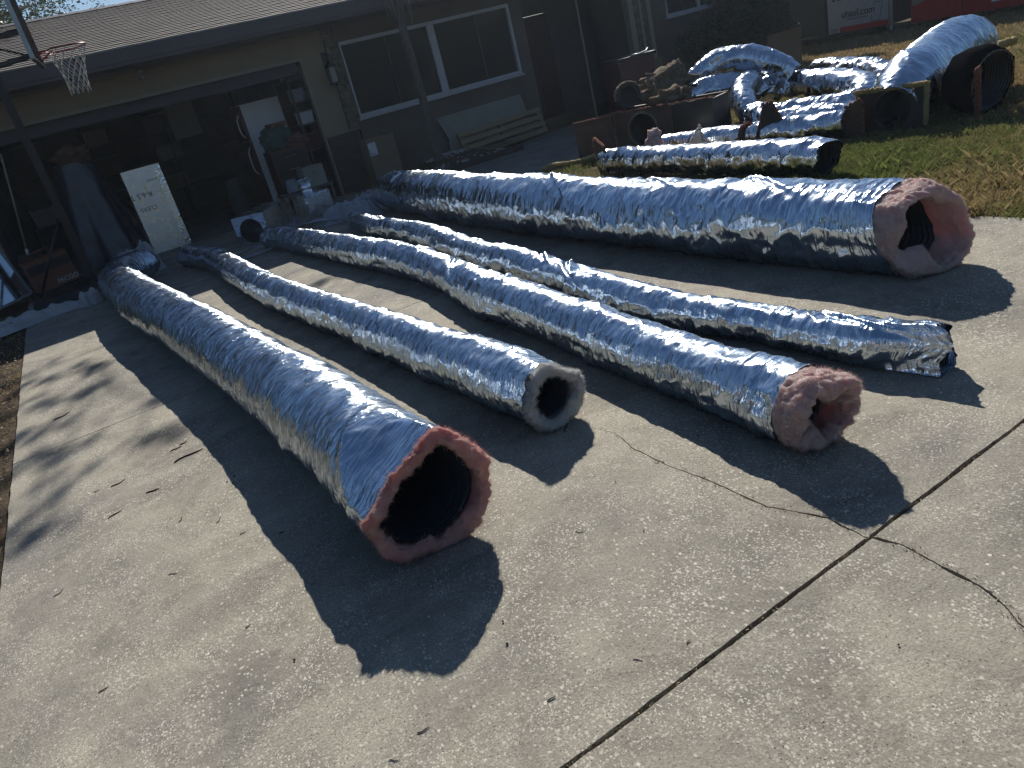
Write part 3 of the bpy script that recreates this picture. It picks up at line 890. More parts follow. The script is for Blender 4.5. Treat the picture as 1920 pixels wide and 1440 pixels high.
leaf_litter('lawn_litter', 1500, edge_fn, 8, 'pale and brown dead leaves lying in the lawn and along its concrete edge', size=(0.008, 0.022))

# twigs lying on the concrete: each its own object
tw = [(0.05, 4.17, 0.16, 0.25, 0.0045), (0.01, 4.35, 0.07, 0.3, 0.003), (-0.31, 4.21, 0.08, 0.35, 0.003), (-0.42, 4.23, 0.03, 0.2, 0.003), (-0.36, 3.83, 0.07, 0.5, 0.003),
      (-0.17, 3.91, 0.065, 0.0, 0.0035), (0.06, 4.39, 0.05, 0.4, 0.003), (0.25, 1.55, 0.035, -0.3, 0.003), (0.56, 1.39, 0.028, 0.1, 0.0035), (0.15, 1.52, 0.03, -0.6, 0.0025),
      (1.05, 1.92, 0.03, -0.9, 0.002), (0.04, 3.27, 0.05, 0.9, 0.002), (0.10, 3.05, 0.03, 0.1, 0.003), (-0.50, 2.48, 0.035, 0.4, 0.003), (-0.03, 2.40, 0.02, 0.3, 0.003),
      (1.99, 2.29, 0.05, 0.1, 0.003), (0.81, 1.33, 0.028, -0.8, 0.002), (0.27, 1.36, 0.035, 0.4, 0.003), (-0.55, 5.9, 0.12, 0.5, 0.004), (-0.10, 3.45, 0.05, 1.0, 0.0025),
      (0.95, 1.28, 0.02, 0.3, 0.0035), (-0.2, 3.0, 0.04, -0.4, 0.0025), (-0.62, 3.3, 0.05, 0.8, 0.002), (1.50, 2.66, 0.11, 0.2, 0.003), (1.47, 2.58, 0.07, 0.9, 0.0025), (0.23, 2.9, 0.02, 0.1, 0.004)]
tl = 'small dark twig lying on the sunlit concrete driveway'
protos = []
for k in range(4):
    mb = MB(); q = random.Random(k)
    pts = [(t - 0.5, 0.09 * math.sin(t * 5 + k) + q.uniform(-.03, .03), 0) for t in np.linspace(0, 1, 6)]
    mb.tube(pts, [0.02, 0.026, 0.024, 0.022, 0.02, 0.01], 6)
    if k % 2: mb.tube([pts[3], (pts[3][0] + 0.12, pts[3][1] + 0.14, 0.02)], [0.014, 0.006], 5)
    me = bpy.data.meshes.new('twig'); mb.bm.to_mesh(me); mb.bm.free(); me.materials.append(M['twig'])
    protos.append(me)
for i, (x, y, L, a, r_) in enumerate(tw):
    o = link(bpy.data.objects.new('twig', protos[i % 4]))
    o.location = (x, y, r_ * 0.8); o.rotation_euler = (0, 0, a)
    o.scale = (L, L, max(0.5, r_ / 0.024)) if L < 0.06 else (L, L * 0.6, r_ / 0.024)
    kr = r_ / 0.024 * (0.65 if L < 0.05 else 1.0); o.scale = (L, min(L, kr), kr)
    tag(o, tl, 'twig', 'twigs scattered on the driveway')
# dark seeds / acorn caps
mb = MB().blob((0, 0, 0), 0.006, 0.3, 3, 2, 1, (1.2, 0.9, 0.7))
me = bpy.data.meshes.new('acorn'); mb.bm.to_mesh(me); mb.bm.free(); me.materials.append(M['twig'])
for (x, y) in [(0.62, 1.74), (0.58, 1.65), (1.75, 2.05), (2.35, 1.0), (1.9, 0.75), (1.3, 0.9), (0.9, 0.6), (1.6, 0.4), (0.05, 2.1), (0.15, 3.62), (0.19, 3.64), (0.17, 3.58), (1.33, 2.06), (1.9, 2.55), (1.2, 1.75)]:
    o = link(bpy.data.objects.new('acorn', me)); o.location = (x, y, 0.004)
    sc = rnd.uniform(0.45, 0.8); o.scale = (sc, sc, sc); o.rotation_euler = (0, 0, rnd.uniform(0, 6))
    tag(o, 'tiny dark acorn cap lying on the sunlit concrete', 'acorn', 'acorn caps scattered on the driveway')

# ================================================================== HOUSE
FY = 12.6
house = thing('house', 'low olive and brown house with shingled gable roof, open garage and white framed window', 'house', (0, FY, 0))
def hb(name, m, *boxes, parent=None, bev=0.0, uv=False):
    mb = MB()
    for b in boxes:
        x0, x1, y0, y1, z0, z1 = b
        mb.box(x0, x1, y0 - FY, y1 - FY, z0, z1)
    if bev: mb.bevel(bev)
    return mb.build(name, m, house if parent is None else parent, uv=uv)
hb('garage_wall', M['olive'], (-1.6, 4.05, 12.6, 12.8, 2.20, 2.558), (4.05, 4.664, 12.6, 12.8, 0.96, 2.558), (-6.0, -0.86, 12.6, 12.8, 0, 2.199))
hb('brick_base', M['brick'], (4.052, 4.62, 12.565, 12.79, -0.03, 0.958))
hb('garage_frame', M['beige'], (-0.86, 4.05, 12.58, 12.63, 2.155, 2.199), (4.02, 4.049, 12.58, 12.70, 0.03, 2.154), bev=0.004)
hb('raised_garage_door', M['blind'], (-0.8, 3.98, 12.72, 12.76, 1.99, 2.19), (-0.8, 3.98, 12.78, 15.0, 2.28, 2.32))
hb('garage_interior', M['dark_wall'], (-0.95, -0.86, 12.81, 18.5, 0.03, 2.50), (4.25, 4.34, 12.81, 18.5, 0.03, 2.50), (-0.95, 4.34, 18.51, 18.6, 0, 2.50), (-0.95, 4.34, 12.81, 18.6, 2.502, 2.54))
# stone veneer strip
mb = MB(); q = random.Random(4)
z = 1.0
while z < 2.52:
    h_ = q.uniform(0.06, 0.15)
    x = 4.47
    while x < 4.66:
        w_ = q.uniform(0.07, 0.19)
        mb.box(x, min(x + w_ - 0.008, 4.665), 12.53 - FY - q.uniform(0, 0.025), 12.599 - FY, z, min(z + h_ - 0.008, 2.55)); x += w_
    z += h_
mb.bevel(0.008).build('stone_veneer', M['stone'], house)
hb('front_wall', M['brown_wall'], (4.665, 8.25, 12.6, 12.8, 0.0, 1.118), (4.665, 4.70, 12.6, 12.8, 1.12, 2.29), (7.97, 8.25, 12.6, 12.8, 1.12, 2.29), (4.665, 8.25, 12.6, 12.8, 2.292, 2.558),
   (8.16, 8.25, 12.81, 14.4, 0, 2.558))
hb('entry_wall', M['fascia'], (8.25, 9.0, 14.4, 14.5, 0, 2.7), (10.0, 11.2, 14.4, 14.5, 0, 2.7), (9.0, 10.0, 14.4, 14.5, 2.08, 2.7), (11.12, 11.2, 12.81, 14.38, 0, 2.7))
hb('right_wall', M['brown_wall'], (11.1, 14.6, 12.6, 12.8, 0, 1.40), (11.1, 11.60, 12.6, 12.8, 1.401, 2.558), (13.4, 14.6, 12.6, 12.8, 1.401, 2.558), (11.601, 13.399, 12.6, 12.8, 2.33, 2.558),
   (14.5, 14.6, 12.801, 20.0, 0, 2.558))
gb = MB(); gb.poly([(14.5, 12.62 - FY, 2.56), (14.5, 16.0 - FY, 3.62), (14.5, 20.0 - FY, 2.56)], (0.1, 0, 0)); gb.build('gable', M['brown_wall'], house)
# front window
def window(name, x0, x1, z0, z1, mull, fw, label=None):
    fr = MB()
    y0, y1 = -0.05, 0.03
    fr.box(x0, x1, y0, y1, z1 - fw, z1).box(x0, x1, y0, y1, z0, z0 + fw).box(x0, x0 + fw * 0.55, y0, y1, z0 + fw + .001, z1 - fw - .001).box(x1 - fw, x1, y0, y1, z0 + fw + .001, z1 - fw - .001)
    for (a, b) in mull: fr.box(a, b, y0 + 0.008, y1, z0 + fw + .001, z1 - fw - .001)
    fr.bevel(0.004)
    o = fr.build(name, M['trim'], house, label=label)
    MB().box(x0 - 0.03, x1 + 0.03, -0.075, 0.02, z0 - 0.035, z0 - 0.002).bevel(0.004).build('sill', M['trim'], o)
    MB().box(x0 + 0.02, x1 - 0.02, 0.012, 0.018, z0 + 0.02, z1 - 0.02).build('pane', M['glass'], o)
    for (a, b) in [(x0 + (x1 - x0) * f, x0 + (x1 - x0) * f + 0.022) for f in (0.245, 0.78)]:
        MB().box(a, b, -0.005, 0.011, z0 + fw, z1 - fw).build('sash', M['blind'], o)
    MB().box(x0 + 0.03, x1 - 0.03, 0.06, 0.07, z0 + 0.03, z1 - 0.03).build('blind', M['blind'], o)
    return o
window('window', 4.70, 7.965, 1.12, 2.29, [(6.30, 6.43)], 0.055)
window('window', 11.60, 13.40, 1.40, 2.33, [(12.47, 12.53)], 0.05, 'smaller right window above the shrub')
door = hb('front_door', M['darkred'], (9.0, 9.98, 14.36, 14.395, 0.03, 2.07), bev=0.006)
hb('door_panels', M['darkred'], *[(9.0 + a, 9.0 + a + 0.34, 14.345, 14.36, zz, zz + 0.5) for a in (0.1, 0.54) for zz in (0.2, 0.85, 1.45)], parent=door, bev=0.006)
hb('door_handle', M['grey_metal'], (9.06, 9.09, 14.28, 14.36, 1.0, 1.14), parent=door)
hb('downpipe', M['beige'], (9.24, 9.27, 12.30, 12.33, 0.0, 2.55), bev=0.006)
hb('porch_column', M['beige'], (10.52, 10.64, 12.42, 12.58, 0, 2.55), (10.80, 10.86, 12.44, 12.58, 0, 2.55), (10.98, 11.08, 12.42, 12.58, 0, 2.55), bev=0.006)
hb('column_core', M['stone'], (10.645, 10.795, 12.46, 12.58, 0, 2.55), (10.865, 10.975, 12.48, 12.58, 0, 2.55))
# roof: stepped shingle courses
EY, EZ, RY, RZ = 11.95, 2.775, 16.0, 3.835
nrow = 30
V, F, UV = [], [], []
sl = math.hypot(RY - EY, RZ - EZ)
ny, nz = -(RZ - EZ) / sl, (RY - EY) / sl
def prow(k, lift):
    t = k / nrow
    return (EY + (RY - EY) * t + ny * lift, EZ + (RZ - EZ) * t + nz * lift)
XS = np.linspace(-6.5, 15.0, 60)
for k in range(nrow):
    a = prow(k, 0.0); b = prow(k, 0.011); c = prow(k + 1, 0.0)
    base = len(V)
    for x in XS:
        jit = 0.002 * math.sin(x * 9 + k * 3)
        for (y, z), v_ in ((a, k * 0.14), (b, k * 0.14 + 0.001), (c, (k + 1) * 0.14 - 0.001)):
            V.append((x, y - FY, z + jit)); UV.append((x + 0.13 * (k % 2) + k * 0.05, v_))
    for i in range(len(XS) - 1):
        p = base + i * 3; n_ = p + 3
        F += [(p, n_, n_ + 1, p + 1), (p + 1, n_ + 1, n_ + 2, p + 2)]
roof = mesh_np('roof', V, F, M['shingle'], house, uv=np.array(UV), smooth=False)
mb = MB()
mb.poly([(-6.5, RY - FY, RZ - 0.02), (-6.5, 20.2 - FY, EZ - 0.02), (-6.5, 20.2 - FY, EZ - 0.08), (-6.5, RY - FY, RZ - 0.10), (-6.5, EY - FY + 0.05, EZ - 0.07), (-6.5, EY - FY + 0.05, EZ - 0.015)], (21.5, 0, 0))
mb.build('roof_deck', M['fascia'], house)
mb = MB()
for k in range(72):
    x = -6.5 + k * 0.3
    mb.poly([(x, RY - 0.15 - FY, RZ - 0.022), (x, RY - FY, RZ + 0.028), (x, RY + 0.15 - FY, RZ - 0.022), (x, RY + 0.15 - FY, RZ - 0.05), (x, RY - 0.15 - FY, RZ - 0.035)], (0.315, 0, 0.006))
mb.build('ridge_cap', M['fascia'], roof, uv=True)
hb('fascia_board', M['fascia'], (-6.5, 15.0, 11.92, 11.95, 2.60, 2.762), (-6.5, 15.0, 11.935, 11.955, 2.555, 2.598), bev=0.003)
hb('drip_edge', M['grey_metal'], (-6.5, 15.0, 11.905, 11.96, 2.764, 2.772))
hb('soffit', M['soffit'], (-6.5, 8.2, 11.956, 12.62, 2.56, 2.575), (11.1, 15.0, 11.956, 12.62, 2.56, 2.575), (8.2, 11.1, 11.956, 14.5, 2.56, 2.575))
hb('frieze', M['fascia'], (-6.0, 8.2, 12.57, 12.599, 2.515, 2.559), bev=0.003)
# soffit lamps
for (x, y, z) in ((1.72, 12.52, 2.42),):
    o = MB().lathe([(0.05, 0.10), (0.055, 0.07), (0.03, 0.05)], 20, (x, y - FY, z)).build('bulb_fixture', M['beige'], house)
    MB().lathe([(0.004, -0.055), (0.03, -0.045), (0.048, -0.015), (0.045, 0.02), (0.028, 0.05)], 20, (x, y - FY, z)).build('bulb', M['lampglass'], o)
# lantern on the stone strip
lx, ly = 4.42, 12.44 - FY
lan = MB()
for dx in (-0.06, 0.06):
    for dy in (-0.05, 0.05):
        lan.box(lx + dx - 0.008, lx + dx + 0.008, ly + dy - 0.008, ly + dy + 0.008, 1.74, 1.97)
lan.box(lx - 0.075, lx + 0.075, ly - 0.065, ly + 0.065, 1.71, 1.74)
lan.lathe([(0.10, 1.97), (0.06, 2.02), (0.02, 2.05), (0.012, 2.09)], 16, (lx, ly, 0))
lan.tube([(lx, ly, 2.09), (lx, ly + 0.03, 2.15), (lx, ly + 0.12, 2.12)], 0.01)
lan.box(lx - 0.04, lx + 0.04, -0.025, -0.003, 1.95, 2.2)
lo = lan.build('wall_lantern', M['black'], house)
MB().box(lx - 0.052, lx + 0.052, ly - 0.042, ly + 0.042, 1.742, 1.965).build('lantern_glass', M['lampglass'], lo)

# ================================================================== THE FLEXIBLE DUCTS ON THE DRIVEWAY
GD = 'long silver flexible ducts laid out on the driveway'
# 1: widest one on the left
def cut1(TH):
    return 0.02 * np.cos(TH + 2.6) + 0.03 * np.cos(TH) + 0.05 * np.exp(-((TH - 1.3) / 0.35) ** 2)
def wool1(th):
    return 0.55 + 0.9 * np.exp(-((th + 1.3) / 0.8) ** 2) + 0.5 * np.exp(-((np.abs(th) - 2.5) / 0.6) ** 2) - 0.3 * np.exp(-((th - 0.7) / 0.6) ** 2)
duct('flexible_duct', 'widest silver foil duct at left, its sagging black mouth rimmed with pink insulation', [
    (0.72, 10.75, 0.215, 0.17), (0.40, 10.45, 0.215, 0.20), (0.26, 10.0, 0.215, 0.21), (0.27, 9.1, 0.22, 0.218), (0.33, 7.8, 0.22, 0.222), (0.44, 6.6, 0.215, 0.218), (0.54, 5.3, 0.212, 0.212), (0.60, 4.3, 0.212, 0.210),
    (0.635, 3.6, 0.217, 0.218), (0.65, 3.0, 0.218, 0.220), (0.655, 2.6, 0.222, 0.226), (0.665, 2.26, 0.232, 0.236)],
    ds=0.009, nth=150, seed=3, wr=0.75, lump=0.05, skew=1.5, wool='pink', wool_len=0.055, wool_thk=0.035, wlump=0.002, cut=cut1, wool_fn=wool1,
    flats=((0.5, 0.60, 0.34),), folds=((0.30, 0.6, 0.15, 0.012),), group=GD, depth=1.6, wave=(0.017, 0.16), ragw=0.35, lobes=((-2.6, 0.5, 0.012),))
# 2: short one with white insulation
duct('flexible_duct', 'silver foil duct second from left, ending in a white insulation collar', [
    (1.12, 10.9, 0.125, 0.12), (1.20, 10.5, 0.13, 0.128), (1.27, 10.0, 0.135, 0.132), (1.32, 9.4, 0.137, 0.137), (1.27, 7.4, 0.142, 0.142), (1.31, 6.05, 0.135, 0.135), (1.37, 5.1, 0.135, 0.135), (1.40, 4.2, 0.14, 0.14), (1.42, 3.6, 0.145, 0.145), (1.445, 3.1, 0.152, 0.152), (1.47, 2.65, 0.153, 0.153)],
    ds=0.009, nth=120, seed=14, wr=1.0, lump=0.07, skew=0.5, wool='white_wool', wool_len=0.05, wool_thk=0.033, wlump=-0.004, flats=((-0.6, 0.82, 0.3), (1.0, 0.9, 0.3)), group=GD, depth=1.0, wave=(0.02, 0.09), ragw=0.4)
# 3: pink mid
def wool3(th):
    return 1.0 + 0.3 * np.cos(th + 0.5)
duct('flexible_duct', 'middle silver foil duct with a thick curled cuff of pink insulation at its near end', [
    (2.05, 10.1, 0.11, 0.10), (2.12, 9.7, 0.13, 0.125), (2.18, 9.1, 0.132, 0.132), (2.24, 7.4, 0.14, 0.14), (2.30, 6.05, 0.142, 0.142), (2.27, 5.3, 0.132, 0.132), (2.16, 4.5, 0.143, 0.143), (2.10, 3.85, 0.148, 0.148), (2.06, 3.2, 0.14, 0.14), (2.02, 2.66, 0.138, 0.138), (2.0, 2.27, 0.134, 0.134), (1.97, 1.90, 0.142, 0.142), (1.955, 1.70, 0.146, 0.148)],
    ds=0.009, nth=120, seed=25, wr=1.15, lump=0.10, skew=0.8, wool='pink2', wool_len=0.125, wool_thk=0.03, wlump=-0.001, wool_fn=wool3, group=GD,
    folds=((3.2, 0.2, 0.25, 0.03), (4.1, -0.3, -0.2, 0.022), (2.5, -0.8, 0.2, 0.02)), dents=((0.3, -1.2, 0.2, 0.5, -0.02),), depth=1.0, wave=(0.021, 0.12), ragw=1.4, lobes=((1.0, 0.5, 0.02),))
# 4: thin one, empty jacket end
def cut4(TH):
    return 0.06 * np.exp(-((TH - 0.9) / 0.6) ** 2) - 0.02 * np.cos(TH)
duct('flexible_duct', 'thinnest silver foil duct, its empty jacket crushed flat at the near end', [
    (3.05, 9.5, 0.09, 0.085), (3.0, 9.0, 0.10, 0.10), (2.94, 8.4, 0.108, 0.108), (2.92, 6.95, 0.106, 0.106), (2.75, 5.75, 0.107, 0.107), (2.68, 5.0, 0.115, 0.115), (2.61, 4.1, 0.112, 0.112), (2.57, 3.75, 0.108, 0.108), (2.545, 3.15, 0.097, 0.097), (2.56, 2.67, 0.095, 0.095), (2.60, 2.27, 0.092, 0.092), (2.61, 1.9, 0.1, 0.1), (2.65, 1.6, 0.102, 0.105)],
    ds=0.009, nth=100, seed=37, wr=1.25, lump=0.12, skew=0.6, group=GD, cut=cut4, rag=0.02, folds=((2.35, 0.3, 0.2, 0.055), (2.9, -0.6, 0.25, 0.02), (0.45, -0.3, 0.3, 0.015)),
    flats=((1.35, 0.25, 0.35),), liner=False, wave=(0.024, 0.10))
# 6: fat one on the right
def wool6(th):
    return 1.0 + 0.22 * np.cos(th + 0.9) - 0.25 * np.exp(-((th - 2.0) / 0.4) ** 2)
def cut6(TH):
    return 0.07 * np.cos(TH + 2.7)
duct('flexible_duct', 'fattest silver foil duct, beside the lawn, torn pink insulation spilling from its near end', [
    (3.83, 10.0, 0.22, 0.20), (3.79, 9.7, 0.245, 0.24), (3.72, 8.9, 0.255, 0.255), (3.64, 7.7, 0.26, 0.26), (3.56, 6.4, 0.26, 0.258), (3.55, 5.1, 0.252, 0.25), (3.57, 3.95, 0.245, 0.243), (3.61, 3.1, 0.242, 0.24), (3.645, 2.38, 0.242, 0.24)],
    ds=0.010, nth=150, seed=41, wr=1.2, lump=0.09, skew=0.9, wool='pink2', wool_len=0.15, wool_thk=0.04, wlump=0.004, flats=((0.25, 0.86, 0.3), (-1.35, 0.86, 0.3)), wool_fn=wool6, cut=cut6, group=GD,
    folds=((1.2, -0.7, 0.5, 0.03), (2.2, -0.9, 0.5, 0.025), (3.4, -0.7, 0.45, 0.02)), depth=1.4, fm='foil_b', wave=(0.026, 0.14), ragw=1.2, lobes=((2.4, 0.34, 0.10),))

# ================================================================== THE HEAP OF OLD DUCTS AND BOXES ON THE LAWN
GH = 'old foil ducts heaped on the lawn'
duct('old_duct', 'straight old foil duct alongside the fattest new one, its black end toward the lawn', [
    (5.62, 7.5, 0.125, 0.12), (5.56, 6.9, 0.13, 0.13), (5.50, 6.0, 0.14, 0.14), (5.45, 5.2, 0.152, 0.152), (5.42, 4.5, 0.155, 0.152), (5.40, 4.2, 0.15, 0.15)],
    ds=0.012, nth=90, seed=51, wr=1.3, lump=0.06, skew=1.2, fm='foil_old', group=GH, wave=(0.07, 0.2), depth=0.9, cut=lambda TH: 0.03 * np.cos(TH), rag=0.03)
duct('old_duct', 'hump-backed old foil duct arching highest over the heap', [
    (7.80, 8.32, 0.42, 0.12), (7.95, 8.28, 0.58, 0.13), (8.16, 8.15, 0.70, 0.15), (8.30, 8.0, 0.75, 0.16), (8.43, 7.8, 0.73, 0.165), (8.58, 7.6, 0.65, 0.165), (8.70, 7.42, 0.52, 0.16), (8.76, 7.30, 0.38, 0.15)],
    ds=0.012, nth=80, seed=52, wr=1.5, lump=0.10, skew=0.9, fm='foil_old', group=GH, wave=(0.08, 0.2), floor=None, rag=0.03, depth=0.3)
duct('old_duct', 'short slumped old foil duct under the hump-backed one, above the plenum box', [
    (7.45, 8.0, 0.40, 0.10), (7.62, 7.95, 0.44, 0.14), (7.86, 7.9, 0.45, 0.165), (8.12, 7.82, 0.43, 0.17), (8.36, 7.72, 0.37, 0.16), (8.5, 7.62, 0.32, 0.14)],
    ds=0.012, nth=80, seed=53, wr=1.5, lump=0.16, skew=0.4, fm='foil_old', group=GH, wave=(0.08, 0.2), floor=None, depth=0.3)
duct('old_duct', 'limp old foil duct hanging down from the heap to the grass', [
    (8.42, 7.68, 0.42, 0.13), (8.15, 7.5, 0.43, 0.15), (7.86, 7.32, 0.36, 0.15), (7.66, 7.12, 0.26, 0.145), (7.54, 6.95, 0.15, 0.13), (7.50, 6.86, 0.08, 0.09)],
    ds=0.012, nth=80, seed=54, wr=1.4, lump=0.10, skew=0.4, fm='foil_old', group=GH, wave=(0.05, 0.2), floor=0.0, depth=0.3, liner=False)
duct('old_duct', 'looped old foil duct bent back on itself in the middle of the heap', [
    (9.2, 7.75, 0.24, 0.14), (8.9, 7.25, 0.27, 0.15), (8.6, 6.75, 0.28, 0.155), (8.3, 6.2, 0.28, 0.16), (8.02, 5.72, 0.24, 0.16), (7.74, 5.5, 0.18, 0.15), (7.62, 5.75, 0.14, 0.14), (7.56, 6.2, 0.13, 0.13), (7.46, 6.6, 0.13, 0.12), (7.38, 6.85, 0.12, 0.10)],
    ds=0.012, nth=90, seed=55, wr=1.7, lump=0.14, skew=0.8, fm='foil_old', group=GH, wave=(0.07, 0.18), floor=0.0, depth=0.3, rag=0.03)
duct('old_duct', 'farthest old foil duct, lying behind the looped one in front of the sunlit lawn', [
    (10.9, 8.6, 0.15, 0.13), (10.5, 8.0, 0.17, 0.155), (10.1, 7.4, 0.18, 0.17), (9.6, 6.75, 0.18, 0.17), (9.15, 6.2, 0.17, 0.16), (8.9, 5.85, 0.15, 0.14)],
    ds=0.015, nth=70, seed=56, wr=2.0, lump=0.18, skew=0.4, fm='foil_old', group=GH, wave=(0.1, 0.2), floor=0.0, depth=0.3, liner=False)
duct('old_duct', 'low old foil duct ending against the rust red board', [
    (6.52, 6.05, 0.125, 0.11), (6.60, 5.75, 0.13, 0.125), (6.68, 5.35, 0.13, 0.128), (6.74, 5.0, 0.13, 0.125)],
    ds=0.012, nth=80, seed=57, wr=1.4, lump=0.07, skew=0.5, fm='foil_old', group=GH, wave=(0.06, 0.18), floor=0.0, depth=0.3, liner=False)
duct('old_duct', 'stubby old foil duct between the plenum box and the cut triangular boot', [
    (6.35, 7.35, 0.10, 0.09), (6.40, 6.95, 0.115, 0.11), (6.46, 6.5, 0.12, 0.12), (6.52, 6.12, 0.12, 0.12)],
    ds=0.012, nth=80, seed=58, wr=1.4, lump=0.07, skew=0.9, fm='foil_old', group=GH, wave=(0.06, 0.18), floor=0.0, depth=0.3, wool='rust_wool', wool_len=0.05, wool_thk=0.03)
duct('old_duct', 'crumpled old foil duct bridging the hump-backed duct and the looped one', [
    (8.30, 7.75, 0.22, 0.12), (8.52, 7.62, 0.26, 0.15), (8.78, 7.52, 0.27, 0.155), (9.05, 7.42, 0.22, 0.13)],
    ds=0.012, nth=80, seed=71, wr=2.2, lump=0.2, skew=0.3, fm='foil_old', group=GH, wave=(0.06, 0.12), floor=0.0, depth=0.3, liner=False)
duct('old_duct', 'short wadded old foil duct lying behind the triangular boot', [
    (7.62, 7.05, 0.12, 0.10), (7.42, 6.75, 0.15, 0.13), (7.22, 6.48, 0.17, 0.14), (7.08, 6.25, 0.12, 0.11)],
    ds=0.012, nth=80, seed=72, wr=2.2, lump=0.2, skew=0.3, fm='foil_old', group=GH, wave=(0.05, 0.12), floor=0.0, depth=0.3, liner=False)
duct('old_duct', 'flattened old foil duct squeezed between the looped duct and the low one', [
    (7.25, 6.3, 0.10, 0.09), (7.18, 5.95, 0.13, 0.12), (7.12, 5.55, 0.13, 0.125), (7.10, 5.2, 0.12, 0.11)],
    ds=0.012, nth=80, seed=73, wr=1.8, lump=0.15, skew=0.5, fm='foil_old', group=GH, wave=(0.06, 0.14), floor=0.0, depth=0.3, liner=False)
big = duct('large_duct', 'largest short silver duct humped on the lawn with a squared black mouth', [
    (9.0, 5.05, 0.36, 0.30), (8.75, 5.06, 0.41, 0.345), (8.3, 4.98, 0.385, 0.35), (7.8, 4.86, 0.34, 0.335), (7.45, 4.77, 0.325, 0.325), (7.18, 4.71, 0.26, 0.28), (7.0, 4.68, 0.20, 0.215)],
    ds=0.011, nth=140, seed=61, wr=1.1, lump=0.035, skew=0.5, fm='foil_b', wave=(0.045, 0.25), liner=False)

def holed_plate(mb, w_, h_, r_, t, n=48, cz=None):
    """square plate in the local xz plane with a round hole, thickness t along +y"""
    cz = h_ / 2 if cz is None else cz
    def sq(a):
        c, s_ = math.cos(a), math.sin(a)
        k = min((w_ / 2) / abs(c) if abs(c) > 1e-6 else 9, ((h_ - cz) if s_ > 0 else cz) / abs(s_) if abs(s_) > 1e-6 else 9)
        return c * k, s_ * k
    cs = [math.atan2(h_ - cz, w_ / 2), math.atan2(h_ - cz, -w_ / 2), math.atan2(-cz, -w_ / 2), math.atan2(-cz, w_ / 2)]
    angs = sorted([2 * math.pi * k / n - math.pi for k in range(n)] + cs)
    angs = [a for i, a in enumerate(angs) if i == 0 or a - angs[i - 1] > 1e-4]
    rings = [[], [], [], []]
    for a in angs:
        x, z = sq(a)
        rings[0].append(mb.bm.verts.new((x, 0, cz + z))); rings[1].append(mb.bm.verts.new((x, t, cz + z)))
        rings[2].append(mb.bm.verts.new((r_ * math.cos(a), 0, cz + r_ * math.sin(a)))); rings[3].append(mb.bm.verts.new((r_ * math.cos(a), t, cz + r_ * math.sin(a))))
    m = len(angs)
    for k in range(m):
        j = (k + 1) % m
        mb.bm.faces.new((rings[0][k], rings[0][j], rings[2][j], rings[2][k]))
        mb.bm.faces.new((rings[1][j], rings[1][k], rings[3][k], rings[3][j]))
        mb.bm.faces.new((rings[0][j], rings[0][k], rings[1][k], rings[1][j]))
        mb.bm.faces.new((rings[2][k], rings[2][j], rings[3][j], rings[3][k]))
    return mb
# squared black mouth of the large duct (its frame is local to the root at 7.06, 4.69)
mb = MB(); holed_plate(mb, 0.60, 0.38, 0.175, 0.03, cz=0.19)
o = mb.build('mouth_board', M['black_plastic'], big); o.rotation_euler = (R(-6), 0, R(-76)); o.location = (-0.05, 0.0, 0.0)
mb = MB()
for k in range(16):
    a0 = k * 0.03
    mb.lathe([(0.174, 0), (0.167, 0.008), (0.174, 0.022), (0.174, 0.03)], 48, mt=Matrix.Translation((0, 0.03 + a0, 0.19)) @ Matrix.Rotation(R(-90), 4, 'X'), closed=True)
mb.lathe([(0.174, 0.0), (0.001, 0.01)], 48, mt=Matrix.Translation((0, 0.48, 0.19)) @ Matrix.Rotation(R(-90), 4, 'X'), closed=True)
o = mb.build('inner_liner', M['liner'], big); o.rotation_euler = (R(-6), 0, R(-76)); o.location = (-0.05, 0.0, 0.0)
# yellow wool round the mouth
mb = MB()
for (a, b, z0, z1) in ((-0.31, 0.31, 0.375, 0.405), (-0.325, -0.295, 0.04, 0.37), (0.295, 0.325, 0.06, 0.37)):
    nn = 14
    for k in range(nn):
        t = k / (nn - 1)
        if b - a > 0.2: c = (a + (b - a) * t, -0.035, (z0 + z1) / 2)
        else: c = ((a + b) / 2, -0.012, z0 + (z1 - z0) * t)
        mb.blob(c, 0.030, 0.3, 4, 2, k, (1.3, 0.7, 0.8) if b - a > 0.2 else (0.8, 0.7, 1.4))
o = mb.build('insulation_rim', M['yellow_wool'], big); o.rotation_euler = (R(-6), 0, R(-76)); o.location = (-0.05, 0.0, 0.0)

# black boot
bt = thing('duct_boot', 'black faceted duct boot on edge with a rust coloured strip and yellow tuft', 'duct boot', (7.5, 4.12, -0.02), group=None, rot=(R(6), R(14), R(-8))); bt.scale = (0.9, 0.9, 0.9)
mt = Matrix.Translation((0, 0, 0.33)) @ Matrix.Rotation(R(90), 4, 'X')
MB().lathe([(0.30, -0.02), (0.33, 0.0), (0.35, -0.16), (0.30, -0.36)], 8, mt=mt, closed=True).build('shell', M['matte'], bt)
mb = MB()
for k in range(9): mb.lathe([(0.285 - k * 0.004, -0.02 - k * 0.03), (0.272 - k * 0.004, -0.028 - k * 0.03), (0.285 - k * 0.004, -0.048 - k * 0.03)], 40, mt=mt, closed=True)
mb.build('inner_liner', M['liner'], bt)
MB().lathe([(0.18, -0.345), (0.001, -0.35)], 16, mt=mt, closed=True).lathe([(0.27, -0.34), (0.18, -0.345)], 16, mt=mt, closed=True).build('back_plate', M['black_plastic'], bt)
mb = MB().lathe([(0.284, 0.001), (0.296, 0.001), (0.296, 0.004), (0.284, 0.004)], 52, mt=mt, closed=True)
for k in range(26):
    a = 2 * math.pi * k / 26
    mb.box(-0.006, 0.006, -0.006, 0.006, -0.012, 0.012, mt @ Matrix.Rotation(a, 4, 'Z') @ Matrix.Translation((0.29, 0, 0.004)))
